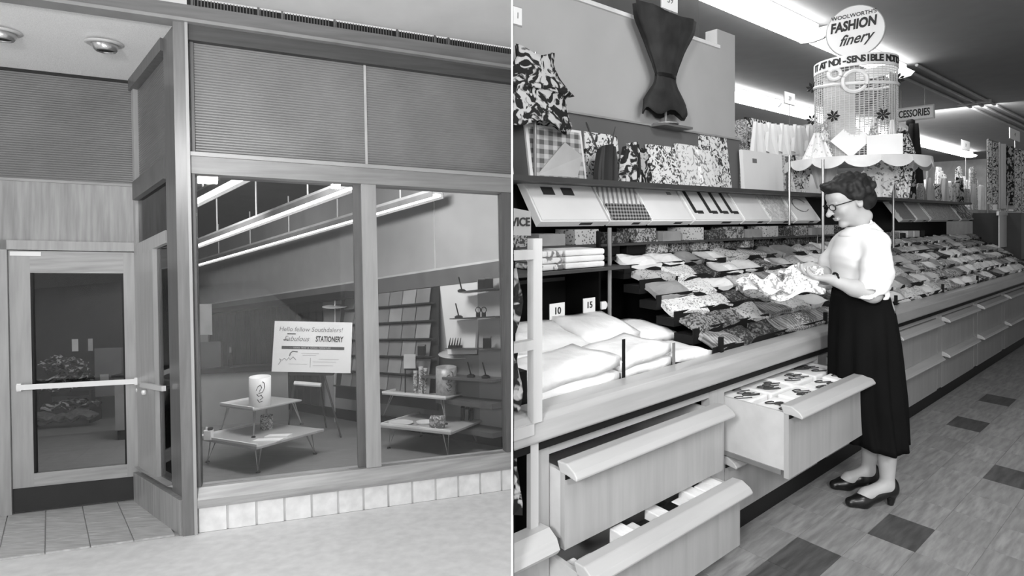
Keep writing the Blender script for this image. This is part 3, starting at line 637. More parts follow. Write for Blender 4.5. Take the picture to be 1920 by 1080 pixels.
# partition behind the display
pw = obj('wall_display', MB(RW).box((1.0, 2.40, 0), (4.185, 2.50, 2.75)), r_wall, kind='structure', clip=CR)
obj('wall_top_trim', MB(RW).box((1.0, 2.385, 2.75), (3.95, 2.51, 2.775)), mat('trim_white', .8, .5), pw, clip=CR)
obj('wall_end_upright', MB(RW).box((3.93, 2.40, 2.75), (4.185, 2.50, 2.90)), r_wall, pw)
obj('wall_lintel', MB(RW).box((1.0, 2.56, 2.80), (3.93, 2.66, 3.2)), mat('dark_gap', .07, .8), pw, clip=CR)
obj('ledge_band', MB(RW).box((1.0, 2.36, 1.66), (4.185, 2.40, 2.06)), mat('ledge_grey', .13, .6, amp=.05), pw, clip=CR)
obj('ledge', MB(RW).box((1.0, 2.345, 2.06), (4.185, 2.40, 2.072)), mat('ledge_pale', .3, .6), pw, clip=CR)
obj('trim_8', MB(RW).box((4.19, 2.9, 0), (4.42, 3.0, 3.0)), mat('column_grey', .26, .7), kind='structure')

# ---- light fixtures
def strip(s0, s1, d, lab, w=.15):
    t = empty('fluorescent_fixture', RW((s0+s1)/2, d, 3.3), lab, 'ceiling light', 'continuous ceiling strip lights')
    obj('lamp', MB(RW).ext([(d-w,3.31),(d-w*.7,3.265),(d,3.25),(d+w*.7,3.265),(d+w,3.31)], s0, s1), emit('strip_glow', 9), t, clip=CR)
    obj('housing', MB(RW).box((s0, d-.07, 3.31), (s1, d+.07, 3.415)), mat('fixture_white', .8, .4), t, clip=CR)
    obj('end_cap', MB(RW).ext([(d-w-.01,3.315),(d-w*.7-.01,3.26),(d,3.243),(d+w*.7+.01,3.26),(d+w+.01,3.315)], s1, s1+.03), mat('end_cap_grey', .22, .5), t)
strip(1.2, 3.55, 2.62, 'nearest length of the front ceiling strip light, out of frame at its near end'); strip(3.62, 6.0, 2.60, 'bright ceiling strip light with rounded grey end left of the round sign'); strip(6.1, 8.45, 2.56, 'ceiling strip light behind the round sign')
for k in range(5): strip(6.2+k*3.0, 9.15+k*3.0, 4.62, ['first','second','third','fourth','fifth'][k]+' length of the rear ceiling strip light counted from the display wall', .17)
for k, d in enumerate((2.40, 2.56, 2.72)):
    obj('ceiling_track', MB(RW).tube([(8.5, d, 3.395), (22, d, 3.395)], .02, 6), mat('track_grey', .32, .5), label='%s thin ceiling conduit running on beyond the strip light' % ['front', 'middle', 'rear'][k], cat='conduit')
obj('track_strut', MB(RW).box((12.0, 2.35, 3.37), (12.06, 2.8, 3.42)), mat('track_grey', .32, .5), label='short cross bracket on the ceiling conduits', cat='bracket')

# ---- cabinets with drawers
def lip_prof(f, z):      # nose along the drawer top: f = front face depth
    return [(f+.035, z+.0), (f-.01, z+.004), (f-.045, z-.014), (f-.058, z-.030), (f-.055, z-.040), (f-.01, z-.034), (f+.02, z-.036)]
def drawer(par, s0, s1, zb, zt, pull, name='drawer', deep=.5):
    f = 1.39-pull; a, b = s0+.03, s1-.03
    d = obj(name, MB(RW).box((s0+.0, f, zb), (s1, f+.02, zt-.02)), r_wood, par, clip=CR)
    obj('lip', MB(RW).ext(lip_prof(f, zt), s0-.002, s1+.002), r_lip, d, bevel=.004, clip=CR)
    obj('lip_shadow_strip', MB(RW).box((s0+.002, f-.003, zt-.052), (s1-.002, f+.004, zt-.037)), r_black, d, clip=CR)  # black strip laid in as the shadow under the lip
    if pull > .01:
        for xa in (s0, s1-.016): obj('drawer_side', MB(RW).box((xa, f+.02, zb+.03), (xa+.016, f+deep, zt-.03)), mat('drawer_side_wood', .5, .5, .3, amp=.08, scale=3), d, clip=CR)
        obj('drawer_bottom', MB(RW).box((s0+.016, f+.02, zb+.03), (s1-.016, f+deep, zb+.045)), mat('drawer_side_wood', .5), d, clip=CR)
        for xa in (s0-.006, s1-.004): obj('slide_rail', MB(RW).box((xa, f+.03, zb+.01), (xa+.01, f+deep, zb+.03)), r_chrome, d, clip=CR)
    return d
starts = [1.275, 2.34, 3.405, 4.47, 5.535, 6.60, 7.665, 8.73, 9.8, 10.9]
names = ['first cabinet from the left with both drawers pulled out', 'second cabinet from the left with its hankie drawer wide open', 'third cabinet from the left mostly hidden by the woman',
 'cabinet just right of the woman with closed drawers', 'second closed cabinet right of the woman', 'third closed cabinet right of the woman', 'fourth closed cabinet right of the woman', 'fifth closed cabinet toward the far end', 'sixth closed cabinet toward the far end', 'farthest closed cabinet at the right edge of the photo']
for k, s0 in enumerate(starts):
    s1 = s0+.935
    c = empty('drawer_cabinet', RW((s0+s1)/2, 1.6, 0), names[k], 'cabinet', 'drawer cabinets under the counter')
    a = s0-.065; b = s1+.065
    for xa, xb in ((a, s0-.006), (s1+.006, b)): obj('stile', MB(RW).box((xa, 1.39, .10), (xb, 1.43, .725)), r_wood, c, clip=CR)
    for za, zb_ in ((.665, .725), (.345, .37), (.09, .105)): obj('cross_rail', MB(RW).box((s0-.006, 1.392, za), (s1+.006, 1.43, zb_)), r_woodh, c, clip=CR)
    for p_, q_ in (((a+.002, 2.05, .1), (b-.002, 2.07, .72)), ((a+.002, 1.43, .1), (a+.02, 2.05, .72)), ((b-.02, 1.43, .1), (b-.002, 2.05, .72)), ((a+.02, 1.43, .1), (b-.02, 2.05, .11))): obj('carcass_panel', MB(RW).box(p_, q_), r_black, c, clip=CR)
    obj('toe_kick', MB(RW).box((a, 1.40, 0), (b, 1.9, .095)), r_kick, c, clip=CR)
    pu, pl = (.068, .145) if k == 0 else (.285, 0) if k == 1 else (0, 0)
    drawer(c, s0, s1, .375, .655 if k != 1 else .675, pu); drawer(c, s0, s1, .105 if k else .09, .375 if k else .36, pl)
rail = obj('counter_rail', MB(RW).ext([(1.355,.738),(1.36,.80),(1.375,.815),(1.40,.82),(1.47,.82),(1.47,.73),(1.36,.73)], 1.05, 12), r_woodh, None, 'continuous pale wooden rail along the top of the drawer cabinets', 'counter top', clip=CR, bevel=.003)
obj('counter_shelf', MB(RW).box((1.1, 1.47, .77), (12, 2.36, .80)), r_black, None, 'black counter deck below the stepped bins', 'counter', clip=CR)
obj('rail_shadow_strip', MB(RW).box((1.05, 1.372, .700), (12, 1.47, .7295)), r_black, label='black strip of shade under the counter rail', cat='strip', clip=CR)  # shade under the rail overhang, put in as a black strip

# ---- nearest glazed showcase (only a slice is in frame)
sc = empty('showcase', RW(1.15, 1.4, 0), 'narrow slice of a wood framed showcase at the left edge of the counter', 'showcase')
mS = mat('showcase_frame', .5, .3, .5, 'wood', .06)
obj('post', MB(RW).box((1.168, 1.352, .80), (1.205, 1.382, 1.385)), mS, sc, clip=CR)
obj('post', MB(RW).box((1.172, 1.37, .40), (1.205, 1.39, .80)), mS, sc, clip=CR)
for z0, z1 in ((1.32, 1.35), (1.035, 1.065), (.765, .80)): obj('cross_rail', MB(RW).box((1.0, 1.35, z0), (1.17, 1.375, z1)), mS, sc, clip=CR)
obj('nose_rail', MB(RW).ext([(1.39,.455),(1.34,.46),(1.305,.44),(1.29,.41),(1.30,.395),(1.39,.38)], .9, 1.225), r_lip, sc, clip=CR)
obj('lower_front', MB(RW).box((.9, 1.375, .0), (1.205, 1.39, .38)), r_wood, sc, clip=CR)
obj('back_shade', MB(RW).box((1.0, 1.47, .4), (1.19, 1.48, 1.36)), r_black, sc, clip=CR)
for k, (z0, z1) in enumerate(((1.08, 1.30), (.83, 1.02), (.50, .74))):
    obj('folded_cloth', MB(RW).grid(lambda p, q, z0=z0, z1=z1, k=k: (1.06+p*.1, 1.42+.02*math.sin(p*9+k+q*5), z0+(z1-z0)*q*(.8+.2*math.sin(p*7+k))), 6, 6), printed('case_cloth%d' % k, .02, .5, 10, cut=.55), label=['printed cloth in the top bay of the showcase', 'printed cloth in the middle bay of the showcase', 'printed cloth in the bottom bay of the showcase'][k], cat='cloth', clip=CR, solid=.01)

# ---- packs of handkerchiefs in stepped bins
PM = [printed('pk_floral_dark', .05, .3, 42), printed('pk_floral_mid', .12, .5, 48), printed('pk_floral_light', .28, .75, 50, cut=.42), printed('pk_dots', .1, .45, 60, 'dots'),
      printed('pk_plaid', .12, .4, 14, 'plaid'), mat('pk_white', .75, .7, .2, amp=.1), mat('pk_grey', .26, .6, .3, amp=.3), printed('pk_dark', .03, .16, 40, cut=.55)]
PN = ['dark flowered', 'mid grey flowered', 'pale flowered', 'dotted', 'plaid', 'plain white', 'plain grey', 'very dark printed']
def pack_mesh(name, w, l, h, m, seed):
    r = random.Random(seed); ph = [r.uniform(0, 6) for _ in range(4)]
    mb = MB(); nu, nv = 5, 4
    top = lambda p, q: ((p-.5)*w*(1+.04*math.sin(q*6+ph[0])), (q-.5)*l*(1+.05*math.sin(p*7+ph[3])), h*(.62+.22*math.sin(p*5+ph[1])*math.cos(q*4+ph[2])+.25*math.sin(p*PI)*math.sin(q*PI)))
    vs = [top(i/nu, j/nv) for j in range(nv+1) for i in range(nu+1)]; q_ = nu+1
    bt = [(x, y, 0) for x, y, z in vs]; N = len(vs); mb.add(vs+bt, [(j*q_+i, j*q_+i+1, (j+1)*q_+i+1, (j+1)*q_+i) for j in range(nv) for i in range(nu)])
    border = [i for i in range(nu)]+[j*q_+nu for j in range(nv)]+[nv*q_+nu-i for i in range(nu)]+[(nv-j)*q_ for j in range(nv)]
    mb.f += [(border[k], border[(k+1) % len(border)], border[(k+1) % len(border)]+N, border[k]+N) for k in range(len(border))]
    return obj(name, mb, m, origin=(0, 0, 0))
PROTO = [pack_mesh('handkerchief_pack', (.20, .235, .27)[k % 3], .13, .05, PM[k % 8], k) for k in range(16)]
used = set()
def nth(n): return '%d%s' % (n, 'th' if 10 < n % 100 < 14 else {1: 'st', 2: 'nd', 3: 'rd'}.get(n % 10, 'th'))
ORD = ['front', 'second', 'third', 'fourth', 'fifth', 'sixth', 'seventh', 'rearmost']
def put(k, s, d, z, tilt, lab, grp, yaw=0, sc_=1):
    pr = PROTO[k]
    if k in used: o = pr.copy(); COL.objects.link(o)
    else: o = pr; used.add(k)
    o.location = RW(s, d, z); o.rotation_euler = (Matrix.Rotation(TH+yaw, 3, 'Z') @ Matrix.Rotation(tilt, 3, 'X')).to_euler(); o.scale = (sc_, sc_, sc_)
    tag(o, lab, 'handkerchief pack', grp); return o
bins = empty('stepped_bins', RW(6, 1.8, .8), 'stepped black bins running the length of the counter', 'display bins')
NT = 6
for t_ in range(NT):
    d0 = 1.475+t_*.107; z0 = .80+t_*.070
    obj('bin_step', MB(RW).box((2.38, d0, z0-.03 if t_ else .80), (12, d0+.107, z0+.012)), r_black, bins, clip=CR)
    obj('bin_lip', MB(RW).box((2.38, d0-.004, z0-.0), (12, d0+.002, z0+.045)), r_black, bins)
rb = random.Random(3)
for t_ in range(NT):
    d0 = 1.475+t_*.107; z0 = .80+t_*.070; s = 2.40+rb.uniform(0, .08); n = 0
    while s < 9.6 and n < 40:
        k = rb.randrange(16); 
        if rb.random() < .25: k = rb.choice([5, 2, 10, 2])
        if s > 4.3 and rb.random() < .2: k = 5 if rb.random() < .6 else 13
        w = PROTO[k].dimensions.x if False else (.20, .235, .27)[k % 3]
        side = 'left of the woman' if s < 3.9 else 'right of the woman'
        c = RW(s+w/2, d0, 0); u = 960+1060*c[0]/c[1]
        if not (1560 < u < 1650) or s > 4.3 or True:
            put(k, s+w/2, d0+.060, z0+.036, .38+rb.uniform(-.1, .14), '%s pack, %s from the left in the %s bin row from the aisle' % (PN[k % 8], nth(n+1), ORD[t_]), 'handkerchief packs in the stepped bins', rb.uniform(-.12, .12), 1+rb.uniform(-.1, .06))
        s += w*1.0+rb.uniform(-.015, .03); n += 1
# dividers (glass) and short black end plates on the rail
for k, s in enumerate((3.1, 3.9, 4.95, 5.9, 6.9)):
    obj('glass_divider', MB(RW).add([(s,1.475,.83),(s,2.1,1.22),(s,2.1,1.32),(s,1.475,.93),(s+.004,1.475,.83),(s+.004,2.1,1.22),(s+.004,2.1,1.32),(s+.004,1.475,.93)], [(0,1,2,3),(7,6,5,4),(0,4,5,1),(1,5,6,2),(2,6,7,3),(3,7,4,0)]), glass_mat('divider_glass', .93), bins)
for k, (u, lab) in enumerate(((1352, 'short black end plate beside the white linen stacks'), (1548, 'short black end plate just left of the skirt'), (1680, 'short black end plate just right of the blouse'), (1768, 'short black end plate on the rail, second right of the woman'), (1833, 'short black end plate on the rail, third right of the woman'))):
    s, z = rpix(u, 600, 1.462); obj('end_plate', MB(RW).box((s-.01, 1.455, .82), (s+.012, 1.472, .89)), r_black, label=lab, cat='divider', group='black end plates on the counter rail')
# ---- white linens at the left
def slab_mesh(seed, w, l, h):
    r = random.Random(seed); ph = [r.uniform(0, 6) for _ in range(3)]; mb = MB(); nu, nv = 7, 5
    T = lambda p, q, z: ((p-.5)*w, (q-.5)*l, z+.004*math.sin(p*8+ph[0])+.004*math.cos(q*7+ph[1]))
    prof = lambda e: (1-abs(2*e-1)**6)
    vs = [T(i/nu, j/nv, h*(.75+.25*min(prof(i/nu), prof(j/nv)))) for j in range(nv+1) for i in range(nu+1)]; q_ = nu+1; N = len(vs)
    bt = [T(i/nu, j/nv, 0) for j in range(nv+1) for i in range(nu+1)]
    mb.add(vs+bt, [(j*q_+i, j*q_+i+1, (j+1)*q_+i+1, (j+1)*q_+i) for j in range(nv) for i in range(nu)]+[(N+j*q_+i, N+(j+1)*q_+i, N+(j+1)*q_+i+1, N+j*q_+i+1) for j in range(nv) for i in range(nu)])
    border = [i for i in range(nu)]+[j*q_+nu for j in range(nv)]+[nv*q_+nu-i for i in range(nu)]+[(nv-j)*q_ for j in range(nv)]
    mb.f += [(border[k], border[(k+1) % len(border)], border[(k+1) % len(border)]+N, border[k]+N) for k in range(len(border))]
    o = obj('folded_linen', mb, r_white, origin=(0, 0, 0), smooth=True); return o
rl = random.Random(11)
stacks = [(1.50, 1.60, .44, .26, 2, .0, 'front left'), (1.60, 1.87, .46, .26, 3, .16, 'rear left'), (1.905, 1.61, .32, .26, 2, .0, 'front middle'), (2.0, 1.87, .36, .26, 3, .16, 'rear middle'),
          (2.235, 1.60, .30, .24, 1, .0, 'front right'), (2.34, 1.85, .26, .24, 2, .1, 'rear right')]
for k, (s, d, w, l, n, tilt, nm) in enumerate(stacks):
    pr = slab_mesh(k, w, l, .054)
    for i in range(n):
        o = pr if i == 0 else pr.copy()
        if i: COL.objects.link(o)
        if k < 2: o.data = o.data.copy() if i else o.data
        o.location = RW(s+rl.uniform(-.008, .008), d+rl.uniform(-.006, .006), .802+i*.053)
        tt = 0 if i < n-1 else tilt
        o.rotation_euler = (Matrix.Rotation(TH+rl.uniform(-.03, .03), 3, 'Z') @ Matrix.Rotation(tt*1.6, 3, 'X') @ Matrix.Rotation(rl.uniform(-.1, .1) if i == n-1 else 0, 3, 'Y')).to_euler()
        tag(o, 'folded white linen, %s in the %s stack on the counter' % (['lowest', 'second up', 'third up', 'fourth up', 'fifth up', 'sixth up'][i] if i < n-1 else 'topmost', nm), 'linen', 'folded white linens at the left of the counter')
        if k < 2:
            M = Matrix.Translation(o.location) @ o.rotation_euler.to_matrix().to_4x4(); bm = bmesh.new(); bm.from_mesh(o.data); bm.transform(M)
            bmesh.ops.bisect_plane(bm, geom=bm.verts[:]+bm.edges[:]+bm.faces[:], plane_co=(CR, 0, 0), plane_no=(-1, 0, 0), clear_outer=True)
            bmesh.ops.holes_fill(bm, edges=[e for e in bm.edges if e.is_boundary], sides=0); bm.transform(M.inverted())
            o.data = bpy.data.meshes.new('folded_linen'); bm.to_mesh(o.data); bm.free(); o.data.materials.append(r_white)
            for f_ in o.data.polygons: f_.use_smooth = True
for k, (s, z) in enumerate(((1.745, .97), (2.075, .91))):
    obj('wire_divider', MB(RW).box((s-.008, 1.472, .80), (s+.008, 1.476, z)), r_black if k == 0 else mat('divider_grey', .2, .4), label=['dark divider between the first and second linen stacks', 'grey divider between the second and third linen stacks'][k], cat='divider')
obj('dark_end_board', MB(RW).box((1.215, 1.475, .80), (1.245, 1.60, .93)), r_black, label='black board beside the showcase post at the linen stacks', cat='board', clip=CR)
# price cards
def price(txt, u, v, d, w, h, zfoot, lab, name='price_card', yaw=0, stem=True):
    s, z = rpix(u, v, d); c = empty(name, RW(s, d, z-h/2), lab, 'price card', 'small price cards on stems')
    def w_(x, y, q): 
        cx, cy = math.cos(yaw), math.sin(yaw); return RW(s+x*cx, d-q+x*cx*0-x*cy, z+y)
    obj('card', MB(w_).box((-w/2, -h/2, 0), (w/2, h/2, .004)), mat('card_white', .85, .5, amp=.02), c)
    obj('figures', text_mb(txt, h*.62, lambda x, y, q: w_(x, y, .0055+q), 0, .001, bold=h*.012), mInk, c)
    if stem: obj('stem', MB(RW).tube([(s, d, zfoot), (s, d, z-h/2)], .006, 6), r_chrome, c)
    return c
price('10', 1044, 583, 1.98, .098, .075, .93, 'left hand price card reading 10 behind the linens')
price('15', 1104, 572, 1.98, .085, .072, .93, 'right hand price card reading 15, next to the rounded tag')
s_, z_ = rpix(1131, 572, 2.0); obj('shell_tag', MB(RW).add([(s_-.022,2.0,z_-.02),(s_+.01,2.0,z_-.02),(s_+.026,2.0,z_),(s_+.01,2.0,z_+.02),(s_-.022,2.0,z_+.02),(s_-.022,1.99,z_-.02),(s_+.01,1.99,z_-.02),(s_+.026,1.99,z_),(s_+.01,1.99,z_+.02),(s_-.022,1.99,z_+.02)],
   [(0,1,2,3,4),(9,8,7,6,5),(0,5,6,1),(1,6,7,2),(2,7,8,3),(3,8,9,4),(4,9,5,0)]), mat('card_white', .85), label='small rounded white tag beside the 15 price card', cat='tag')

# ---- recess behind: back, shelf with white shirts, upper shelf
ub = empty('upper_shelf_unit', RW(4, 2.3, 1.6), 'long upper shelf unit carrying the slanted boxes', 'shelf')
obj('back_panel', MB(RW).box((1.1, 2.335, .80), (9.5, 2.355, 1.63)), r_black, ub, clip=CR)
obj('shelf_board', MB(RW).box((1.1, 2.06, 1.628), (9.5, 2.36, 1.655)), mat('shelf_board_dark', .05, .5), ub, clip=CR)
obj('middle_shelf', MB(RW).box((1.1, 1.90, 1.19), (2.30, 2.33, 1.205)), mat('shelf_board_dark', .05, .5), ub, clip=CR)
obj('ribbed_back', MB(RW).box((1.1, 2.30, 1.10), (2.22, 2.335, 1.12)), mat('strip_dim', .08, .5), ub, clip=CR)
obj('divider_panel', MB(RW).box((2.26, 2.08, .82), (2.275, 2.33, 1.38)), r_black, ub)
for u in (1143, 1543, 1675):
    s, z = rpix(u, 480, 1.98); obj('chrome_post', MB(RW).tube([(s, 1.98, .82+(.3 if u > 1200 else 0)), (s, 1.98, 1.40 if u < 1200 else 1.92)], .011, 8), r_chrome, label={1143: 'thin chrome upright at the left end of the bins', 1543: 'chrome upright in front of the woman carrying the round tray', 1675: 'chrome upright behind the woman carrying the round tray'}[u], cat='upright')
s_, _ = rpix(1480, 340, 2.05); obj('chrome_post', MB(RW).tube([(s_, 2.05, 1.4), (s_, 2.05, 1.93)], .009, 8), r_chrome, label='thin chrome upright right of the white boxed card', cat='upright')
for k, (u0, u1, mt, nm) in enumerate(((1012, 1052, printed('shirt_print', .2, .7, 14), 'pale printed shirt pile at the left of the middle shelf'), (1056, 1129, r_white, 'bright white shirt pile on the middle shelf'))):
    s0, z0 = rpix(u0, 503, 1.95); s1, z1 = rpix(u1, 503, 1.95)
    for j in range(3): obj('folded_shirt', MB(RW).box((max(s0, 1.27), 1.93, 1.207+j*.031), (s1, 2.25, 1.236+j*.031)), mt, label=nm+', '+['bottom layer', 'middle layer', 'top layer'][j], cat='shirt', group='folded shirts on the middle shelf', bevel=.009, clip=CR)
# dark assorted goods on the top steps, under the boxes
rg = random.Random(5)
for k in range(26):
    s = 2.35+k*.215
    if s > 8: break
    h = rg.uniform(.05, .11); z0 = 1.236
    mt = rg.choice([PM[0], PM[7], PM[3], PM[1], PM[5], r_black])
    t = obj('merchandise_box', MB(RW).box((s, 2.14, z0), (s+rg.uniform(.13, .19), 2.30, z0+h)), mt, label='%s small merchandise box under the upper shelf, %s from the left' % (['dark', 'patterned', 'flat', 'tall'][k % 4], ['first','second','third','fourth','fifth','sixth','seventh','eighth','ninth','tenth','eleventh','twelfth','thirteenth','fourteenth','fifteenth','sixteenth','seventeenth','eighteenth','nineteenth','twentieth','twenty first','twenty second','twenty third','twenty fourth','twenty fifth','twenty sixth'][k]), cat='box', group='merchandise boxes under the upper shelf', bevel=.004)
obj('top_deck', MB(RW).box((2.3, 2.11, 1.215), (9, 2.335, 1.235)), r_black, bins)
for k in range(18):
    s = 1.35+k*.25
    obj('hanging_parcel', MB(RW).box((s, 2.10, 1.31), (s+.18, 2.25, 1.37+.02*(k % 2))), [PM[7], PM[0], PM[6], PM[3]][k % 4], label='%s flat packet just under the slanted boxes, number %s along' % (['very dark', 'dark flowered', 'grey', 'dotted'][k % 4], ['one','two','three','four','five','six','seven','eight','nine','ten','eleven','twelve','thirteen','fourteen','fifteen','sixteen','seventeen','eighteen'][k]), cat='packet', group='flat packets under the slanted boxes', clip=CR) if s > 1.5 and s < 6 else None
obj('packet_rail', MB(RW).box((1.3, 2.10, 1.295), (6.2, 2.26, 1.308)), mat('shelf_board_dark', .05), ub, clip=CR)

# ---- slanted display boxes
def slant(u0, u1, m_face, lab, extra=None, far=0, ztop=1.64, mid=None):
    s0 = rpix(u0, 420, 2.10)[0]; s1 = rpix(u1, 420, 2.10)[0]
    t = empty('slanted_box', RW((s0+s1)/2, 2.15, 1.385), lab, 'display box', 'slanted handkerchief boxes')
    A = np.array([2.085, 1.435]); B = np.array([2.235, 1.655]); n = np.array([-.826, .563]); n = n/np.linalg.norm(n)
    def w(x, y, q): p = A+(B-A)*y+n*q; return RW(s0+(s1-s0)*x, p[0], p[1])
    obj('tray', MB(w).box((.01, 0, -.05), (.99, 1, -.006)), mat('box_white', .78, .5, .3, amp=.04), t, clip=CR)
    obj('cover', MB(w).box((.03, .03, -.006), (.97, .97, .0)), m_face, t, clip=CR)
    obj('front_label', MB(w).box((.58, -.006, -.036), (.76, -.001, -.016)), mInk, t)
    if extra: extra(w, t)
    return t
def ex_labels(w, t):
    for x in (.20, .48): obj('dark_label', MB(w).box((x, .62, .001), (x+.16, .80, .004)), mat('label_dark', .05, .5), t)
def ex_ties(w, t):
    for x in (.08, .36, .58, .8):
        obj('dark_ribbon', MB(w).box((x, .22, .001), (x+.05, .97, .005)), mInk, t); obj('ribbon_end', MB(w).box((x+.06, .2, .001), (x+.16, .28, .006)), mInk, t)
def ex_plaid(w, t): obj('plaid_square', MB(w).box((.05, .02, .001), (.97, .42, .012)), printed('plaid_dark', .02, .35, 16, 'plaid'), t, label='dark plaid handkerchief')
def ex_small(w, t): obj('small_label', MB(w).box((.7, .74, .001), (.8, .82, .003)), mat('label_grey', .3), t)
def ex_wreath(w, t):
    pts = [(.5+.28*math.cos(a), .55+.25*math.sin(a), .003) for a in np.linspace(0.4, 5.6, 16)]; obj('wreath_print', MB(w).tube(pts, .006, 5), mat('label_grey2', .15), t)
bw = mat('cover_white', .8, .5, .3, amp=.04)
slant(1010, 1140, bw, 'big white slanted box with two dark labels, leftmost of the row', ex_labels)
slant(1142, 1218, printed('tie_stripe', .3, .75, 10, 'stripe'), 'striped and plaid handkerchiefs in the second slanted box', ex_plaid)
slant(1220, 1297, bw, 'plain white slanted box with a tiny corner label', ex_small)
slant(1299, 1392, bw, 'white slanted box crossed by four dark ribbons', ex_ties)
slant(1394, 1442, bw, 'narrow plain white slanted box right of the ribboned one')
slant(1444, 1490, printed('pale_print', .55, .75, 30), 'slanted box with pale all over print')
slant(1492, 1537, bw, 'slanted box with a wreath drawing, last before the woman', ex_wreath)
slant(1690, 1716, printed('tie_stripe2', .2, .6, 16, 'stripe'), 'narrow striped slanted box right behind the woman')
slant(1718, 1742, bw, 'narrow white slanted box second behind the woman')
slant(1744, 1800, printed('pale_print', .55), 'wide pale printed slanted box beyond the woman')
slant(1802, 1830, printed('shirt_print', .2), 'grey printed slanted box beyond the wide pale one')
# SERVICE sign
s0, z0 = rpix(994, 405, 1.62)
sv = empty('service_sign', RW(1.30, 1.62, 1.35), 'white box sign reading SERVICE at the left edge of the counter', 'sign')
obj('sign_body', MB(RW).add([(1.19,1.60,1.39),(1.37,1.60,1.385),(1.37,1.60,1.475),(1.19,1.60,1.50),(1.19,1.68,1.39),(1.37,1.68,1.385),(1.37,1.68,1.475),(1.19,1.68,1.50)],[(0,1,2,3),(7,6,5,4),(0,4,5,1),(1,5,6,2),(2,6,7,3),(3,7,4,0)]), mat('sign_grey', .38, .5), sv, clip=CR)
obj('lettering', text_mb('SERVICE', .043, lambda x, y, z: RW(1.285+x, 1.597-z, 1.435+y), 0, .001, bold=.001), mInk, sv, clip=CR)

# ---- things standing on the upper shelf
def panel(u0, u1, v0, v1, d, m, lab, cat, name, th=.03, lean=.05, frame=None, grp=None, parts=None):
    s0, z1 = rpix(u0, v1, d); s1, _ = rpix(u1, v1, d); _, z0 = rpix((u0+u1)/2, v0, d)
    zb = rpix(u0, v1, d)[1]; s0 = max(s0, (d*SA+.008)/CA+.0) if u0 < 965 else s0
    c = empty(name, RW((s0+s1)/2, d, zb), lab, cat, grp)
    def w(x, y, q): return RW(s0+(s1-s0)*x, d-q+lean*y, zb+(z0-zb)*y)
    obj('board', MB(w).box((0, 0, -th), (1, 1, 0)), m if not frame else frame, c, clip=CR)
    if frame: obj('face', MB(w).box((.05, .05, .0), (.95, .95, .006)), m, c, clip=CR)
    if parts: parts(w, c)
    return c
plaid_big = printed('plaid_scarf', .12, .55, 6, 'plaid'); fl_a = printed('floral_board', .05, .8, 26, cut=.46); fl_b = printed('floral_board_pale', .25, .8, 22, cut=.42); fl_d = printed('floral_board_dark', .02, .55, 14, cut=.52)
def fold(w, c): obj('folded_corner', MB(w).add([(.1,.08,.008),(.6,.72,.03),(.95,.5,.008),(.8,.08,.012)], [(0,1,2,3)]), mat('scarf_fold', .5, .7), c, solid=.01)
panel(962, 992, 225, 333, 2.30, mat('dark_cover', .06), 'tall dark covered board at the left edge above the shelf', 'board', 'cloth_board', frame=mat('frame_pale', .6))
panel(995, 1101, 236, 336, 2.28, plaid_big, 'white framed box with a folded plaid scarf', 'framed scarf', 'framed_scarf', frame=mat('box_white', .78), parts=fold)
def crossr(w, c): obj('ribbon_cross', MB(w).tube([(.05,.95,.01),(.5,.2,.012),(.95,.95,.01)], .008, 5), mat('ribbon_dim', .12), c)
panel(1104, 1166, 226, 338, 2.32, fl_a, 'upright floral board crossed by a ribbon, right of the framed scarf', 'board', 'cloth_board', parts=crossr)
def dome(u0, u1, v0, v1, d, m, lab, name, cat, grp=None, wav=.02):
    s0, _ = rpix(u0, v1, d); s1, zb = rpix(u1, v1, d); _, z0 = rpix((u0+u1)/2, v0, d); H_ = z0-zb
    def fn(p, q):
        a = (p-.5)*2; r = 1-.35*q**2; return RW((s0+s1)/2+(s1-s0)/2*a*r, d-.05*math.cos(a*PI/2)-wav*math.sin(p*17), zb+H_*q*(1-.12*a*a))
    return obj(name, MB().grid(fn, 16, 8), m, label=lab, cat=cat, group=grp, solid=.012)
dome(1112, 1156, 272, 345, 2.22, mat('glove_dark', .02, .6, amp=.4), 'black draped gloves standing in front of the floral board', 'black_gloves', 'gloves')
dome(1160, 1198, 268, 344, 2.22, fl_d, 'white flowered handkerchief draped on a small cone', 'draped_handkerchief', 'handkerchief')
panel(1200, 1226, 276, 346, 2.28, fl_d, 'dark arch patterned board, leftmost of the floral boards', 'board', 'cloth_board')
panel(1228, 1280, 272, 349, 2.27, fl_a, 'floral board with bold dark sprigs', 'board', 'cloth_board')
panel(1282, 1320, 270, 351, 2.27, fl_b, 'pale floral board, right of the bold one', 'board', 'cloth_board')
panel(1321, 1344, 280, 353, 2.25, fl_b, 'narrow pale floral board in front of the tall one', 'board', 'cloth_board')
panel(1321, 1373, 252, 354, 2.31, fl_a, 'tall floral board at the right end of the display wall', 'board', 'cloth_board')
def dot(w, c): obj('emblem', MB(w).box((.22, .72, .001), (.32, .82, .004)), mat('emblem_grey', .15), c)
panel(1397, 1470, 285, 362, 2.28, mat('card_box_white', .85, .5, amp=.02), 'large plain white boxed card with a small emblem', 'box', 'white_box', parts=dot, lean=.02)
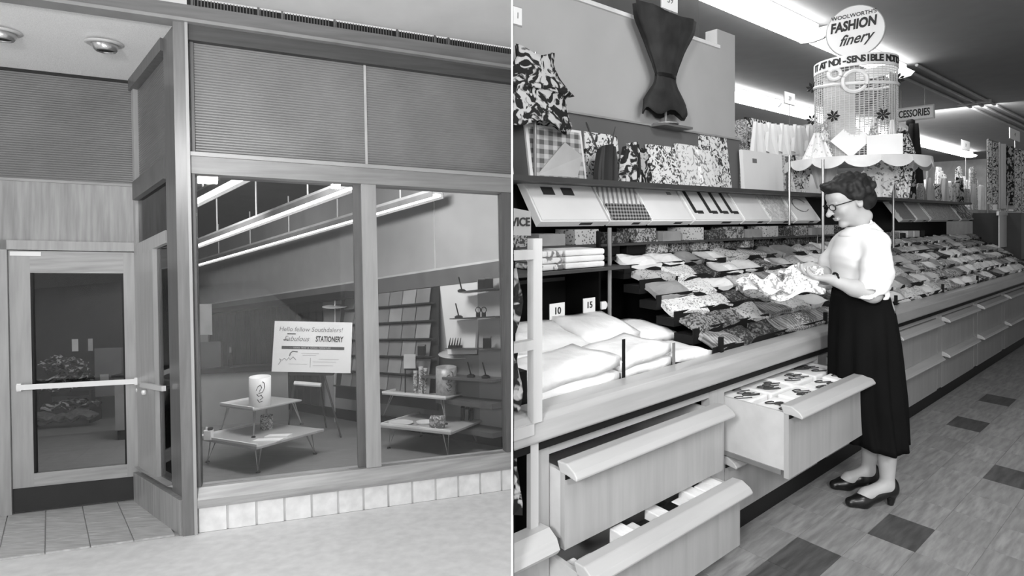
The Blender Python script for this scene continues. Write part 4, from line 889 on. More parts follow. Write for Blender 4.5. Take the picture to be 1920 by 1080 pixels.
# row of white scalloped hankies behind
for k in range(5):
    u = 1428+k*24; s, z = rpix(u, 290, 2.75)
    hk = obj('fanned_handkerchief', MB().grid(lambda p, q, s=s, z=z, k=k: RW(s+(p-.5)*.44*(1-.5*q)-.05*q+.06*k*0, 2.75-.02*math.sin(p*14)-.03*k*0, z-.0+.30*q-.02*math.cos((p-.5)*6)*(1-q)), 14, 6), mat('lace_white', .8, .8, .1, amp=.05), label='white lace handkerchief fanned on a rod, %s from the left' % ['first', 'second', 'third', 'fourth', 'fifth'][k], cat='handkerchief', group='white fanned handkerchiefs behind the tray', solid=.01)
panel(1408, 1500, 228, 300, 3.1, fl_d, 'dark patterned hanging behind the white handkerchiefs', 'hanging', 'dark_hanging')
obj('hanging_rod', MB(RW).tube([(rpix(1415,233,2.78)[0], 2.78, 2.30), (rpix(1540,240,2.78)[0], 2.78, 2.30)], .01, 6).tube([(rpix(1476,240,2.78)[0], 2.78, .0), (rpix(1476,240,2.78)[0], 2.78, 2.3)], .012, 6), r_chrome, label='rod on a post holding the fanned white handkerchiefs', cat='rod')

# ---- blouses on stands
def blouse(u, vt, vb, d, wt, wm, wb, m, lab, zf, skew=0.0, vm=.62, sheet=None):
    s, z1 = rpix(u, vt, d); _, z0 = rpix(u, vb, d); H_ = z1-z0
    t = empty('display_blouse', RW(s, d, zf), lab, 'blouse')
    prof = [(0, wb), (.12, wb*.93), (.3, wm*1.12), (1-vm, wm), (.5, wm*1.35), (.7, (wt+wm)/2*1.02), (.88, wt*.93), (1, wt)]
    n = 30
    def fn(p, q):
        w = np.interp(q, [x[0] for x in prof], [x[1] for x in prof]); a = p*2*PI; fo = 1+.09*math.sin(a*9+q*3)*(1.1-abs(q-.4))+.04*math.sin(a*21)
        return RW(s+w*fo*math.cos(a), d+w*.27*fo*math.sin(a), z0+H_*q+(.05*abs(math.cos(a))-.03)*(q > .95)-.022*math.sin(a*5)*(q < .08))
    obj('garment', MB().grid(fn, n, 18), m, t, solid=.004, smooth=True, clip=CR if u < 1060 else None)
    obj('waist_band', MB(RW).lathe((s, d, z0+H_*(1-vm)-.012), [(wm*1.05,0),(wm*1.08,.012),(wm*1.05,.024)], 24, sy=.34, cap=False), r_black if m is not fl_d else m, t, clip=CR)
    obj('stand_pole', MB(RW).tube([(s, d, zf), (s, d, z1)], .009, 8), r_chrome, t)
    obj('stand_base', MB(RW).lathe((s, d, zf), [(.085,0),(.085,.008),(.02,.014)], 20), mat('stand_base_grey', .25, .3), t, clip=CR)
    return t
blouse(1248, 28, 214, 2.30, .31, .10, .23, mat('sheer_black', .03, .75, .2, amp=.35, scale=2), 'sheer black sleeveless blouse gathered at the waist on a wall stand', 2.072, -.10)
obj('garment_bracket', MB(RW).box((rpix(1232,240,2.3)[0], 2.24, 2.055), (rpix(1285,240,2.3)[0], 2.36, 2.07)), mat('bracket_grey', .15), label='small shelf bracket under the black blouse stand', cat='bracket')
blouse(1003, 98, 236, 2.28, .13, .2, .27, fl_d, 'bold flowered blouse on a stand at the upper left of the counter', 1.66, 0, .5)
def pcard(txt, u0, u1, v0, v1, d, lab, zf=None, up=False):
    s0, z0 = rpix(u0, v1, d); s1, _ = rpix(u1, v1, d); z1 = rpix((u0+u1)/2, v0, d)[1]; s = (s0+s1)/2
    c = empty('price_flag', RW(s, d, z0), lab, 'price card', 'white price flags')
    obj('card', MB(RW).box((s0, d-.003, z0), (s1, d+.003, z1)), mat('card_white', .85), c, clip=CR)
    obj('border', MB(RW).box((s0-.006, d+.003, z0-.006), (s1+.006, d+.006, z1+.006)), mat('card_border', .3), c, clip=CR)
    obj('figures', text_mb(txt, (z1-z0)*.5, lambda x, y, q: RW(s+x, d-.005-q, (z0+z1)/2+y), 0, .0005), mat('figure_grey', .2), c, clip=CR)
    if zf is not None: obj('stem', MB(RW).tube([(s, d, zf), (s, d, z1 if up else z0)], .005, 6), r_chrome, c)
pcard('1', 962, 978, 14, 44, 2.25, 'small framed price flag at the upper left corner of the counter side')
pcard('59', 1241, 1270, -18, 14, 2.26, 'white price flag at the top of the black blouse stand', 2.75)
pcard('29', 1471, 1490, 174, 193, 3.2, 'white price flag left of the lattice drum', 2.0)
pcard('39', 1803, 1818, 264, 279, 3.0, 'white price flag under the dark ceiling right of the black stole', 2.1)
pcard('49', 1893, 1912, 243, 259, 2.3, 'white price flag at the upper right edge on a thin stem', 1.4)

# ---- FASHION finery tower
TU = 1603; Td = 2.05
ts, _ = rpix(TU, 300, Td); tc = RW(ts, Td, 0); TY = tc[1]
def tz(v, Y=None): return 1.45-(v-409)/1060*(Y or TY)
tw = empty('fashion_tower', (tc[0], tc[1], tz(325)), 'round finery display tower with scalloped tray and lattice drum', 'display tower')
RT = 128/1060*TY*.92; RD = 72/1060*TY*.93
zt = tz(302); 
obj('tray', MB().lathe((tc[0], tc[1], zt-.02), [(.02,0),(RT*.98,0),(RT*.98,.02),(.02,.02)], 48), mat('tray_white', .8, .5), tw)
def scal(p, q):
    a = p*2*PI; k = abs(math.sin(p*PI*14)); dz = -.045-.055*k**.7; return (tc[0]+RT*(1+.02*q)*math.cos(a), tc[1]+RT*(1+.02*q)*math.sin(a), zt+dz*q)
obj('scalloped_valance', MB().grid(scal, 168, 2), mat('valance_white', .85, .7), tw, solid=.006)
zd0, zd1 = zt, tz(138)
# lattice drum
mb = MB(); nl = 56
for k in range(nl):
    a = 2*PI*k/nl; mb.tube([(tc[0]+RD*math.cos(a), tc[1]+RD*math.sin(a), zd0), (tc[0]+RD*math.cos(a), tc[1]+RD*math.sin(a), zd1)], .0035, 4)
for k in range(40):
    z = zd0+(zd1-zd0)*k/39; mb.tube([(tc[0]+RD*math.cos(a), tc[1]+RD*math.sin(a), z) for a in np.linspace(0, 2*PI, 37)], .003, 4)
obj('lattice', mb, mat('lattice_white', .6, .5), tw, kind='stuff')
obj('drum_panel', MB().grid(lambda p, q: (tc[0]+RD*.985*math.cos(PI*1.05+p*PI*.28), tc[1]+RD*.985*math.sin(PI*1.05+p*PI*.28), zd0+(zd1-zd0)*.92*q), 8, 4), mat('drum_sheer', .5, .8), tw, solid=.004)
obj('drum_panel', MB().grid(lambda p, q: (tc[0]+RD*.985*math.cos(-PI*.38+p*PI*.3), tc[1]+RD*.985*math.sin(-PI*.38+p*PI*.3), zd0+(zd1-zd0)*.92*q), 8, 4), mat('drum_sheer', .5, .8), tw, solid=.004)
obj('letter_band', MB().lathe((tc[0], tc[1], zd1), [(RD*1.02,0),(RD*1.02,.10),(RD*1.005,.10),(RD*1.005,0)], 48, cap=False), mat('band_white', .85, .5), tw)
for z_ in (zd0+.01, zd1-.12): obj('hoop', MB().tube([(tc[0]+RD*1.01*math.cos(a), tc[1]+RD*1.01*math.sin(a), z_+(.035*math.sin(a*1) if z_ > 2.2 else 0)) for a in np.linspace(0, 2*PI, 41)], .014, 6), mat('hoop_white', .85), tw)
# circle medallion
vd = Vector((-tc[0], -tc[1], 0)).normalized(); vr = Vector((-vd.y, vd.x, 0))
if vr.x < 0: vr = -vr
cm = Vector(tc)+vd*RD*1.03
for k, (ox, zz, r_) in enumerate(((.0, tz(166), .09), (-.15, tz(150), .045))):
    c0 = cm+vr*ox; obj('ring_medallion', MB().tube([tuple(c0+vr*(r_*math.cos(a))+Vector((0,0,zz+r_*math.sin(a)))) for a in np.linspace(0, 2*PI, 33)], .016, 6), mat('hoop_white', .85), tw)
def arc_text(txt, R, z, size, a0, da, m, par):
    for i, ch in enumerate(txt):
        if ch == ' ': continue
        a = a0+da*i; er = vd*math.cos(a)+vr*math.sin(a); et = Vector((-er.y, er.x, 0)); et = et if et.dot(vr) > 0 else -et
        c0 = Vector((tc[0], tc[1], 0))+er*R
        obj('letter', text_mb(ch, size, lambda x, y, q, c0=c0, et=et, er=er: tuple(c0+et*x+er*(q+.002)+Vector((0, 0, z+y))), 0, .002, bold=.003), m, par)
arc_text('IT AT NO!-SENSIBLE NOTIO', RD*1.02, zd1+.05, .078, -1.2, .107, mInk, tw)
# round sign above
rs = empty('round_sign', (tc[0], tc[1], tz(112)), 'round white sign reading FASHION finery above the lattice drum', 'sign')
cs = Vector(tc)+vd*.05; zc = tz(61); RR = 46/1060*TY
def SG(x, y, q): return tuple(cs+vr*x+vd*q+Vector((0, 0, zc+y)))
mb = MB(SG); n = 48; ring = [(RR*math.cos(2*PI*k/n), RR*1.02*math.sin(2*PI*k/n)) for k in range(n)]; mb.prism(ring, -.02, 0); obj('disc', mb, mat('disc_white', .85, .5, amp=.02), rs)
obj('disc_rim', MB(SG).tube([(RR*math.cos(a), RR*1.02*math.sin(a), -.01) for a in np.linspace(0, 2*PI, 49)], .011, 6), mat('rim_grey', .4), rs)
obj('neck', MB(SG).box((-.11, -RR*1.22, -.015), (.08, -RR*.9, -.002)), mat('disc_white', .62), rs); obj('sign_stem', MB(SG).tube([(0, -RR*1.3, -.01), (0, -RR, -.01)], .012, 6).tube([(0, zt-zc, -.05), (0, -RR*1.2, -.02)], .008, 6), r_chrome, rs)
obj('lettering', text_mb("WOOLWORTH'S", .048, lambda x, y, z: SG(x-.01, y+.142+x*.06, z+.002), 0, .002, bold=.0006, sx=.95), mInk, rs)
obj('lettering', text_mb('FASHION', .118, lambda x, y, z: SG(x-.015, y+.055+x*.08, z+.002), .12, .002, bold=.005, sx=.72), mInk, rs)
obj('lettering', text_mb('finery', .13, lambda x, y, z: SG(x+.0, y-.07+x*.1, z+.002), .45, .002, bold=.002, sx=.85), mInk, rs)
# white handkerchiefs standing on the tray
def hank(ox, v0, v1, w, kind, lab, m=None, fwd=.36, name='standing_handkerchief', cat='handkerchief'):
    c0 = Vector(tc)+vd*fwd+vr*ox; Y = c0.y; z0, z1 = zt+.001, tz(v0, Y)
    mb = MB(lambda x, y, q: tuple(c0+vr*x+vd*q+Vector((0, 0, y))))
    zm = (z0+z1)/2
    if kind == 'diamond': mb.add([(0,z0,0),(w,zm,-.03),(0,z1,-.06),(-w,zm,-.03),(0,z0,-.012),(w,zm,-.042),(0,z1,-.072),(-w,zm,-.042)], [(0,1,2,3),(7,6,5,4),(0,4,5,1),(1,5,6,2),(2,6,7,3),(3,7,4,0)])
    elif kind == 'square': mb.box((-w, z0, -.012), (w, z1, 0))
    else: mb.grid(lambda p, q: ((p-.5)*2*w*(1-.75*q), z0+(z1-z0)*q, .04*math.cos((p-.5)*PI)+.012*math.sin(p*19)), 14, 6)
    return obj(name, mb, m or mat('hanky_white', .9, .8, .1, amp=.03), label=lab, cat=cat, group='handkerchiefs standing on the round tray', solid=.006 if kind == 'fan' else 0)
hank(-.03, 228, 300, .155, 'diamond', 'large white handkerchief set as a diamond on the round tray')
hank(.21, 252, 300, .125, 'square', 'square white handkerchief right of the diamond on the tray')
hank(-.28, 250, 300, .12, 'fan', 'white folded handkerchief left of the diamond on the tray', m=printed('hanky_print', .5, .92, 26, cut=.38))
hank(-.22, 225, 300, .06, 'fan', 'pale printed handkerchief peak behind the left fold', m=printed('hanky_print2', .35, .85, 24), fwd=.28)
hank(.14, 222, 300, .06, 'fan', 'pale handkerchief peak right behind the diamond', m=printed('hanky_print2', .35), fwd=.27)
hank(.27, 226, 300, .05, 'fan', 'small white handkerchief peak at the right rear of the tray', fwd=.22)
hank(.35, 240, 300, .1, 'fan', 'speckled scarf bunched at the right of the tray', m=printed('scarf_speck', .03, .7, 24), fwd=.12, name='bunched_scarf', cat='scarf')
for k, (ox, v, lab) in enumerate(((-.16, 218, 'dark artificial flower left on the lattice drum'), (.20, 215, 'dark artificial flower right on the lattice drum'), (-.36, 165, 'dark leafy spray hung on the left side of the drum'), (-.36, 225, 'small dark leaf low on the left side of the drum'), (.34, 148, 'dark leafy bow at the upper right of the drum'))):
    c0 = Vector(tc)+vd*(.36 if abs(ox) < .3 else .05)+vr*ox*(1 if abs(ox) < .3 else RD/.36*1.05); z = tz(v, c0.y); mb = MB()
    for j in range(7):
        a = j*2*PI/7+k; mb.add([tuple(c0+Vector((0,0,z))), tuple(c0+vr*(.035*math.cos(a)-.012*math.sin(a))+Vector((0,0,z+.035*math.sin(a)+.012*math.cos(a)))), tuple(c0+vr*(.055*math.cos(a))+vd*.02+Vector((0,0,z+.055*math.sin(a)))), tuple(c0+vr*(.035*math.cos(a)+.012*math.sin(a))+Vector((0,0,z+.035*math.sin(a)-.012*math.cos(a))))], [(0,1,2,3)])
    obj('artificial_flower', mb, mat('flower_dark', .03, .6), label=lab, cat='flower', solid=.004)
# drapes and hankies under the tray
for k, (ox, w, v0, v1, m, lab) in enumerate(((-.43, .09, 325, 352, fl_a, 'printed handkerchief under the left of the scalloped tray'), (-.24, .12, 322, 352, mat('drape_pale', .6), 'pale triangular handkerchief under the tray left of her head'), (.20, .14, 322, 370, fl_b, 'pale scarf with dark dots under the tray right of her head'), (.36, .08, 324, 372, fl_a, 'flowered scarf at the right under the tray'))):
    c0 = Vector(tc)+vr*ox+vd*.0; z1, z0 = tz(v0), tz(v1)
    obj('hung_scarf', MB(lambda x, y, q, c0=c0: tuple(c0+vr*x+vd*q+Vector((0, 0, y)))).grid(lambda p, q: ((p-.5)*2*w*(.5+.5*q), z0+(zt-.021-z0)*q, .015*math.sin(p*12)), 10, 4), m, label=lab, cat='scarf', solid=.006, group='scarves hung under the round tray')
# ACCESSORIES sign (runs away from the aisle)
s7, _ = rpix(1752, 210, 2.6)
d7 = 2.6
As = empty('accessories_sign', RW(s7, 3.0, 2.4), 'white framed sign reading ACCESSORIES right of the lattice drum', 'sign')
def aw(x, y, q): return RW(s7-q, d7+.62-x, 0)[:2]+(zA+y,)
Ya = RW(s7, d7, 0)[1]; zA = 1.45-(208-409)/1060*Ya
obj('board', MB(aw).box((0, -.105, -.03), (.62, .105, 0)), mat('acc_dark', .5, .5), As)
obj('face', MB(aw).box((.0, -.085, .0), (.605, .085, .004)), mat('acc_face', .75, .5), As)
obj('lettering', text_mb('ACCESSORIES', .15, lambda x, y, z: aw(x+.31, y, z+.005), 0, .002, bold=.004, sx=.56), mInk, As)
obj('hanger', MB(aw).tube([(.2, .1, -.01), (.2, 3.4-zA, -.01)], .006, 5).tube([(.5, .1, -.01), (.5, 3.4-zA, -.01)], .006, 5), r_chrome, As)
# black stole
s8, z8 = rpix(1712, 345, 2.3)
zz0, zz1 = rpix(1712, 345, 2.3)[1], rpix(1705, 232, 2.3)[1]
def stole(p, q):
    a = (p-.5)*2; w = .04+.17*min(1, (1-q)*1.9)**.8; return RW(s8+w*a+.18*(1-q)-.1, 2.3-.07*math.cos(a*PI/2)-.015*math.sin(p*15), zz0+(zz1-zz0)*q)
st = empty('stole_stand', RW(s8, 2.3, zz0), 'black stole draped over a stand right of the round tray', 'stole')
obj('black_stole', MB().grid(stole, 18, 14), mat('stole_black', .012, .7, amp=.4), st, solid=.01); obj('stand_knob', MB(RW).lathe((s8-.09, 2.3, zz1-.03), [(.02,0),(.045,.03),(.045,.07),(.02,.09)], 14), mat('stole_black', .012), st, smooth=True)
obj('stand_pole', MB(RW).tube([(s8-.02, 2.34, 1.66), (s8-.02, 2.34, zz1)], .01, 6), r_chrome, st)

# ---- background goods at the right
obj('rear_counter', MB(RW).box((4.6, 3.05, 0), (20, 3.7, 1.62)), mat('rear_counter_grey', .3, .6), label='long rear counter half hidden behind the bins', cat='counter')
rr = random.Random(21)
for k in range(34):
    s = 4.9+k*.34; h = rr.uniform(.5, .95); w = rr.uniform(.5, .7); mt = rr.choice([fl_b, fl_a, mat('lace_white', .8), mat('drape_pale', .6), PM[1], printed('hanky_print', .5)])
    dd = 3.12+.3*(k % 2)
    obj('rear_display_cloth', MB().grid(lambda p, q, s=s, h=h, w=w, dd=dd, k=k: RW(s+(p-.5)*w*(1-.4*q), dd-.03*math.sin(p*11+k), 1.62+h*q*(1-.1*(2*p-1)**2)), 8, 5), mt, label='%s cloth standing on the rear counter, %s from the display wall end' % (['pale lacy', 'flowered', 'crumpled', 'fanned'][k % 4], nth(k+1)), cat='cloth', group='cloths standing on the rear counter', solid=.01)
obj('wall_banner', MB(RW).box((12, 7.14, 1.9), (23, 7.19, 2.75)), mat('banner_pale', .5, .8), label='long pale banner strip high on the far wall', cat='banner')
# front-row upright goods on our own counter right of the woman
for k in range(12):
    s = 6.6+k*.32; mt = [fl_a, mat('lace_white', .8), fl_b, fl_d, PM[3], mat('drape_pale', .6)][k % 6]; h = [.22, .30, .26, .34, .2, .28][k % 6]
    obj('shelf_top_cloth', MB().grid(lambda p, q, s=s, h=h, k=k: RW(s+(p-.5)*.46*(1-.6*q), 2.2-.03*math.cos((p-.5)*3)+.012*math.sin(p*13+k), 1.656+h*q), 8, 5), mt, label='%s cloth peak on the upper shelf right of the stole, %s' % (['flowered', 'white lace', 'pale flowered', 'dark flowered', 'dotted', 'plain pale'][k % 6], 'nearer' if k < 6 else 'farther'), cat='cloth', group='cloth peaks on the upper shelf', solid=.01)
# hanging scarf rack at the right edge
rk = empty('scarf_rack', RW(9.0, 1.9, .8), 'tall rack of hanging patterned scarves at the right edge', 'rack')
sA, _ = rpix(1852, 300, 1.95); sB = rpix(1935, 300, 1.95)[0]; zA1 = rpix(1890, 275, 1.95)[1]; zA0 = rpix(1890, 385, 1.95)[1]
obj('rack_bar', MB(RW).tube([(sA, 1.95, zA1), (sB, 1.95, zA1)], .015, 6), r_chrome, rk)
obj('rack_post', MB(RW).tube([(sA, 1.95, .85), (sA, 1.95, zA1)], .015, 6).tube([(sB, 1.95, .85), (sB, 1.95, zA1)], .015, 6), r_chrome, rk)
obj('rack_base', MB(RW).box((sA-.05, 1.6, .8), (sB, 2.1, zA0-.12)), mat('rack_dark', .03), rk)
nk = 10
for k in range(nk):
    s = sA+(sB-sA)*(k+.5)/nk; mt = [fl_a, mat('lace_white', .8), fl_b, fl_d, mat('drape_pale', .6)][k % 5]
    obj('hanging_scarf', MB().grid(lambda p, q, s=s, k=k: RW(s+(p-.5)*(sB-sA)/nk*1.6, 1.93-.03*math.sin(p*9+k)-.04*(k % 2), zA0-.06*(k % 3)+(zA1-.02-zA0+.06*(k % 3))*q), 8, 4), mt, label='%s scarf hanging on the rack, %s' % (['flowered', 'white', 'pale flowered', 'dark flowered', 'plain pale'][k % 5], 'left half' if k < 5 else 'right half'), cat='scarf', group='scarves hanging on the rack', solid=.008)
# pricing placard on a pole
s9, z9 = rpix(1891, 430, 1.75); pl_ = empty('price_placard', RW(s9, 1.75, 1.2), 'white standing price placard in front of the scarf rack', 'sign')
sL, sR = rpix(1873, 430, 1.75)[0], rpix(1909, 430, 1.75)[0]; zt9, zb9 = rpix(1891, 404, 1.75)[1], rpix(1891, 462, 1.75)[1]
obj('placard_face', MB(RW).box((sL, 1.745, zb9), (sR, 1.755, zt9)), mat('card_white', .85), pl_); obj('placard_header', MB(RW).box((sL-.08, 1.735, zt9), (sR+.08, 1.76, zt9+.05)), mat('band_white', .85), pl_)
Cp = lambda oy, sc: (lambda x, y, z: RW((sL+sR)/2+x*sc, 1.743-z, zt9+oy+y))
obj('figures', text_mb('59', .10, Cp(-.20, 1.3), 0, .001, bold=.004), mInk, pl_); obj('figures', text_mb('2 FOR', .045, Cp(-.11, 1.3), 0, .001), mInk, pl_); obj('figures', text_mb('each', .05, Cp(-.30, 1.3), 0, .001), mInk, pl_)
obj('pole', MB(RW).tube([(s9, 1.76, 1.0), (s9, 1.76, zt9+.25)], .008, 6), r_chrome, pl_)

# ---- contents of the open drawers
f1 = 1.39-.285
for i in range(4):
    for j in range(2):
        s = 2.34+.12+i*.232; d = f1+.09+j*.19
        k = i*2+j
        t = empty('drawer_pack', RW(s, d, .575), '%s row pack with dark scrollwork in the wide open drawer, %s from the left' % (['front', 'rear'][j], ['first', 'second', 'third', 'fourth'][i]), 'handkerchief pack', 'packs in the wide open drawer')
        obj('pack_body', MB(RW).box((s-.1, d-.082, .56), (s+.1, d+.082, .632+.004*((i+j) % 2))), r_white, t, bevel=.008)
        mb = MB(RW); r_ = random.Random(k+90)
        for q in range(5):
            x0, y0 = s+r_.uniform(-.06, .05), d+r_.uniform(-.05, .045)
            mb.tube([(x0+.018*math.cos(a*1.3)*(1+.3*a), y0+.014*math.sin(a)*(1+.25*a), .6375) for a in np.linspace(0, 5.2, 9)], .0028, 4)
        obj('scroll_print', mb, mInk, t, label='dark scroll print')
obj('drawer_filler', MB(RW).box((2.362, f1+.024, .425), (3.255, f1+.42, .558)), mat('filler_white', .8), label='white packing under the packs in the wide open drawer', cat='packing')
obj('drawer_partition', MB(RW).box((2.795, f1+.024, .56), (2.803, f1+.4, .64)), mat('filler_white', .8), label='thin white partition in the wide open drawer', cat='partition')
f2 = 1.39-.145; rd = random.Random(8)
for k in range(12):
    s = 1.275+.06+k*.073; hh_ = rd.uniform(.25, .30) if k > 5 else rd.uniform(.20, .27)
    mt = r_white if k not in (5, 7) else r_black
    obj('drawer_card', MB(RW).box((s-.032, f2+.03, .14), (s+.032, f2+.10+rd.uniform(0, .03), .10+hh_-.02)), mt, label='%s card packet standing in the lower left drawer, %s' % ('black' if k in (5, 7) else 'white', ['far left', 'second', 'third', 'fourth', 'fifth', 'sixth', 'seventh', 'eighth', 'ninth', 'tenth', 'eleventh', 'far right'][k]), cat='packet', group='packets in the lower left drawer', bevel=.004)

# ================================================================== the woman: one continuous body from a distance field
def smin(a, b, k):
    h = np.clip(.5+.5*(b-a)/k, 0, 1); return b*(1-h)+a*h-k*h*(1-h)
class SDF:
    def __init__(s, lo, hi, h):
        s.h = h; s.lo = np.array(lo, float); s.n = np.ceil((np.array(hi)-s.lo)/h).astype(int)+1; s.D = np.full(s.n, .08, np.float32)
        s.ax = [s.lo[i]+np.arange(s.n[i])*h for i in range(3)]
    def _blk(s, lo, hi, m):
        a = np.maximum(0, np.floor((np.array(lo)-m-s.lo)/s.h).astype(int)); b = np.minimum(s.n, np.ceil((np.array(hi)+m-s.lo)/s.h).astype(int)+1)
        if (b <= a).any(): return None
        sl = tuple(slice(a[i], b[i]) for i in range(3)); X, Y, Z = np.meshgrid(*[s.ax[i][sl[i]] for i in range(3)], indexing='ij'); return sl, X, Y, Z
    def cone(s, a, b, ra, rb, k=.02, sub=False, sq=None):
        a = np.array(a, float); b = np.array(b, float); R_ = max(ra, rb); q = s._blk(np.minimum(a, b)-R_, np.maximum(a, b)+R_, k+.03)
        if q is None: return
        sl, X, Y, Z = q; ba = b-a; t = np.clip(((X-a[0])*ba[0]+(Y-a[1])*ba[1]+(Z-a[2])*ba[2])/max(1e-9, ba@ba), 0, 1)
        d = np.sqrt((X-a[0]-ba[0]*t)**2+(Y-a[1]-ba[1]*t)**2+(Z-a[2]-ba[2]*t)**2)-(ra+(rb-ra)*t); s._c(sl, d, k, sub)
    def chain(s, pts, rs, k=.02):
        for i in range(len(pts)-1): s.cone(pts[i], pts[i+1], rs[i], rs[i+1], k)
    def ell(s, c, r, k=.02, rot=None, sub=False):
        R_ = max(r); q = s._blk(np.array(c)-R_, np.array(c)+R_, k+.03)
        if q is None: return
        sl, X, Y, Z = q; x, y, z = X-c[0], Y-c[1], Z-c[2]
        if rot is not None:
            M = np.array(rot); x, y, z = M[0,0]*x+M[1,0]*y+M[2,0]*z, M[0,1]*x+M[1,1]*y+M[2,1]*z, M[0,2]*x+M[1,2]*y+M[2,2]*z
        k0 = np.sqrt((x/r[0])**2+(y/r[1])**2+(z/r[2])**2); k1 = np.sqrt((x/r[0]**2)**2+(y/r[1]**2)**2+(z/r[2]**2)**2)+1e-9
        s._c(sl, k0*(k0-1)/k1, k, sub)
    def _c(s, sl, d, k, sub):
        d = d.astype(np.float32)
        s.D[sl] = -smin(-s.D[sl], d, k) if sub else smin(s.D[sl], d, k)
    def cut(s, fn):
        X, Y, Z = np.meshgrid(*s.ax, indexing='ij'); s.D = np.maximum(s.D, fn(X, Y, Z).astype(np.float32))
    def mesh(s):
        D = s.D; nx, ny, nz = D.shape; S = D < 0
        c = sum(S[i:nx-1+i, j:ny-1+j, k:nz-1+k].astype(np.int8) for i in (0,1) for j in (0,1) for k in (0,1)); act = (c > 0) & (c < 8)
        idx = -np.ones(act.shape, np.int64); A = np.argwhere(act); idx[act] = np.arange(len(A)); acc = np.zeros((len(A), 3)); cnt = np.zeros(len(A))
        for ax in range(3):
            for u in (0, 1):
                for v in (0, 1):
                    o = [0, 0, 0]; o[(ax+1) % 3] = u; o[(ax+2) % 3] = v; p = A+o; q = p.copy(); q[:, ax] += 1
                    d0, d1 = D[tuple(p.T)], D[tuple(q.T)]; m = (d0 < 0) != (d1 < 0); t = np.where(m, d0/(d0-d1+1e-12), 0); pos = p.astype(float); pos[:, ax] += t
                    acc[m] += pos[m]; cnt[m] += 1
        V = s.lo+acc/cnt[:, None]*s.h; F = []
        for ax in range(3):
            sl0 = [slice(None)]*3; sl1 = [slice(None)]*3; sl0[ax] = slice(0, -1); sl1[ax] = slice(1, None)
            E = np.argwhere(S[tuple(sl0)] != S[tuple(sl1)]); b_, c_ = (ax+1) % 3, (ax+2) % 3; E = E[(E[:, b_] > 0) & (E[:, c_] > 0)]
            E = E[(E[:, b_] < D.shape[b_]-1) & (E[:, c_] < D.shape[c_]-1)]
            def cell_(du, dv): q = E.copy(); q[:, b_] -= du; q[:, c_] -= dv; return idx[tuple(q.T)]
            F.append(np.stack([cell_(1, 1), cell_(0, 1), cell_(0, 0), cell_(1, 0)], 1))
        F = np.concatenate(F); F = F[(F >= 0).all(1)]
        for _ in range(2):   # light smoothing
            a = np.zeros_like(V); n = np.zeros(len(V))
            for i in range(4):
                j = (i+1) % 4; np.add.at(a, F[:, i], V[F[:, j]]); np.add.at(n, F[:, i], 1); np.add.at(a, F[:, j], V[F[:, i]]); np.add.at(n, F[:, j], 1)
            V = V*.5+a/np.maximum(n, 1)[:, None]*.5
        return V, F
def sdf_obj(name, S, m, parent, label=None):
    V, F = S.mesh(); mb = MB(); mb.v = [tuple(p) for p in V]; mb.f = [tuple(int(i) for i in f) for f in F]; return obj(name, mb, m, parent, label, smooth=True)
skin = mat('skin', .44, .5, .35, amp=.03)
WB = (1.86, 2.92, 0)
wo = empty('woman', WB, 'woman in white blouse and long black skirt holding flowered handkerchiefs', 'person')
B = SDF((1.40, 2.60, 0.0), (2.12, 3.22, 1.72), .0048)
YC = 2.93
# trunk, neck
B.ell((1.83, YC, .98), (.115, .155, .12), .04); B.ell((1.80, YC, 1.14), (.08, .11, .14), .04); B.ell((1.80, YC, 1.25), (.08, .125, .11), .04)
B.cone((1.81, YC-.10, 1.32), (1.81, YC+.10, 1.32), .034, .034, .03)
B.cone((1.82, YC, 1.33), (1.792, YC, 1.47), .046, .044, .015)
# head, tipped forward about 20 degrees; f forward, u up in head frame
th = math.radians(22); HC = np.array([1.742, YC, 1.535])
fv = np.array([-math.cos(th), 0, -math.sin(th)]); uv_ = np.array([-math.sin(th), 0, math.cos(th)]); lv = np.array([0, -1, 0])
def hp(f, l, u): return HC+fv*f+lv*l+uv_*u
HR = np.stack([fv, lv, uv_], 1)
B.ell(hp(-.012, 0, .035), (.096, .077, .086), .02, HR); B.ell(hp(.022, 0, -.035), (.066, .060, .078), .03, HR)
B.ell(hp(.066, 0, -.098), (.022, .024, .019), .014, HR)                               # chin
B.ell(hp(.068, 0, .045), (.024, .05, .035), .02, HR)                                  # brow
B.chain([hp(.088, 0, .018), hp(.100, 0, -.005), hp(.120, 0, -.026)], [.0085, .0105, .0135], .007)   # nose
for sgn in (1, -1):
    B.ell(hp(.102, .010*sgn, -.027), (.009, .008, .007), .006, HR)
    B.ell(hp(.062, .034*sgn, -.022), (.024, .024, .024), .02, HR)                     # cheek
    B.ell(hp(.088, .030*sgn, .010), (.012, .016, .011), .008, HR, sub=True)           # socket
    B.ell(hp(.080, .030*sgn, .009), (.011, .013, .010), .003, HR)                     # eyeball
    B.cone(hp(.092, .018*sgn, .0225), hp(.084, .044*sgn, .0215), .0045, .004, .006)   # brow ridge
    B.ell(hp(-.01, .076*sgn, -.008), (.018, .008, .030), .006, HR); B.ell(hp(-.006, .083*sgn, -.006), (.009, .006, .018), .004, HR, sub=True)  # ear
B.cone(hp(.094, -.017, -.055), hp(.094, .017, -.055), .0055, .0055, .006); B.cone(hp(.091, -.014, -.065), hp(.091, .014, -.065), .0065, .0065, .006)  # lips
B.cone(hp(.103, -.02, -.060), hp(.103, .02, -.060), .0025, .0025, .002, sub=True)
B.cone(hp(.02, 0, -.085), hp(-.05, 0, -.10), .030, .038, .02)                          # under chin to neck
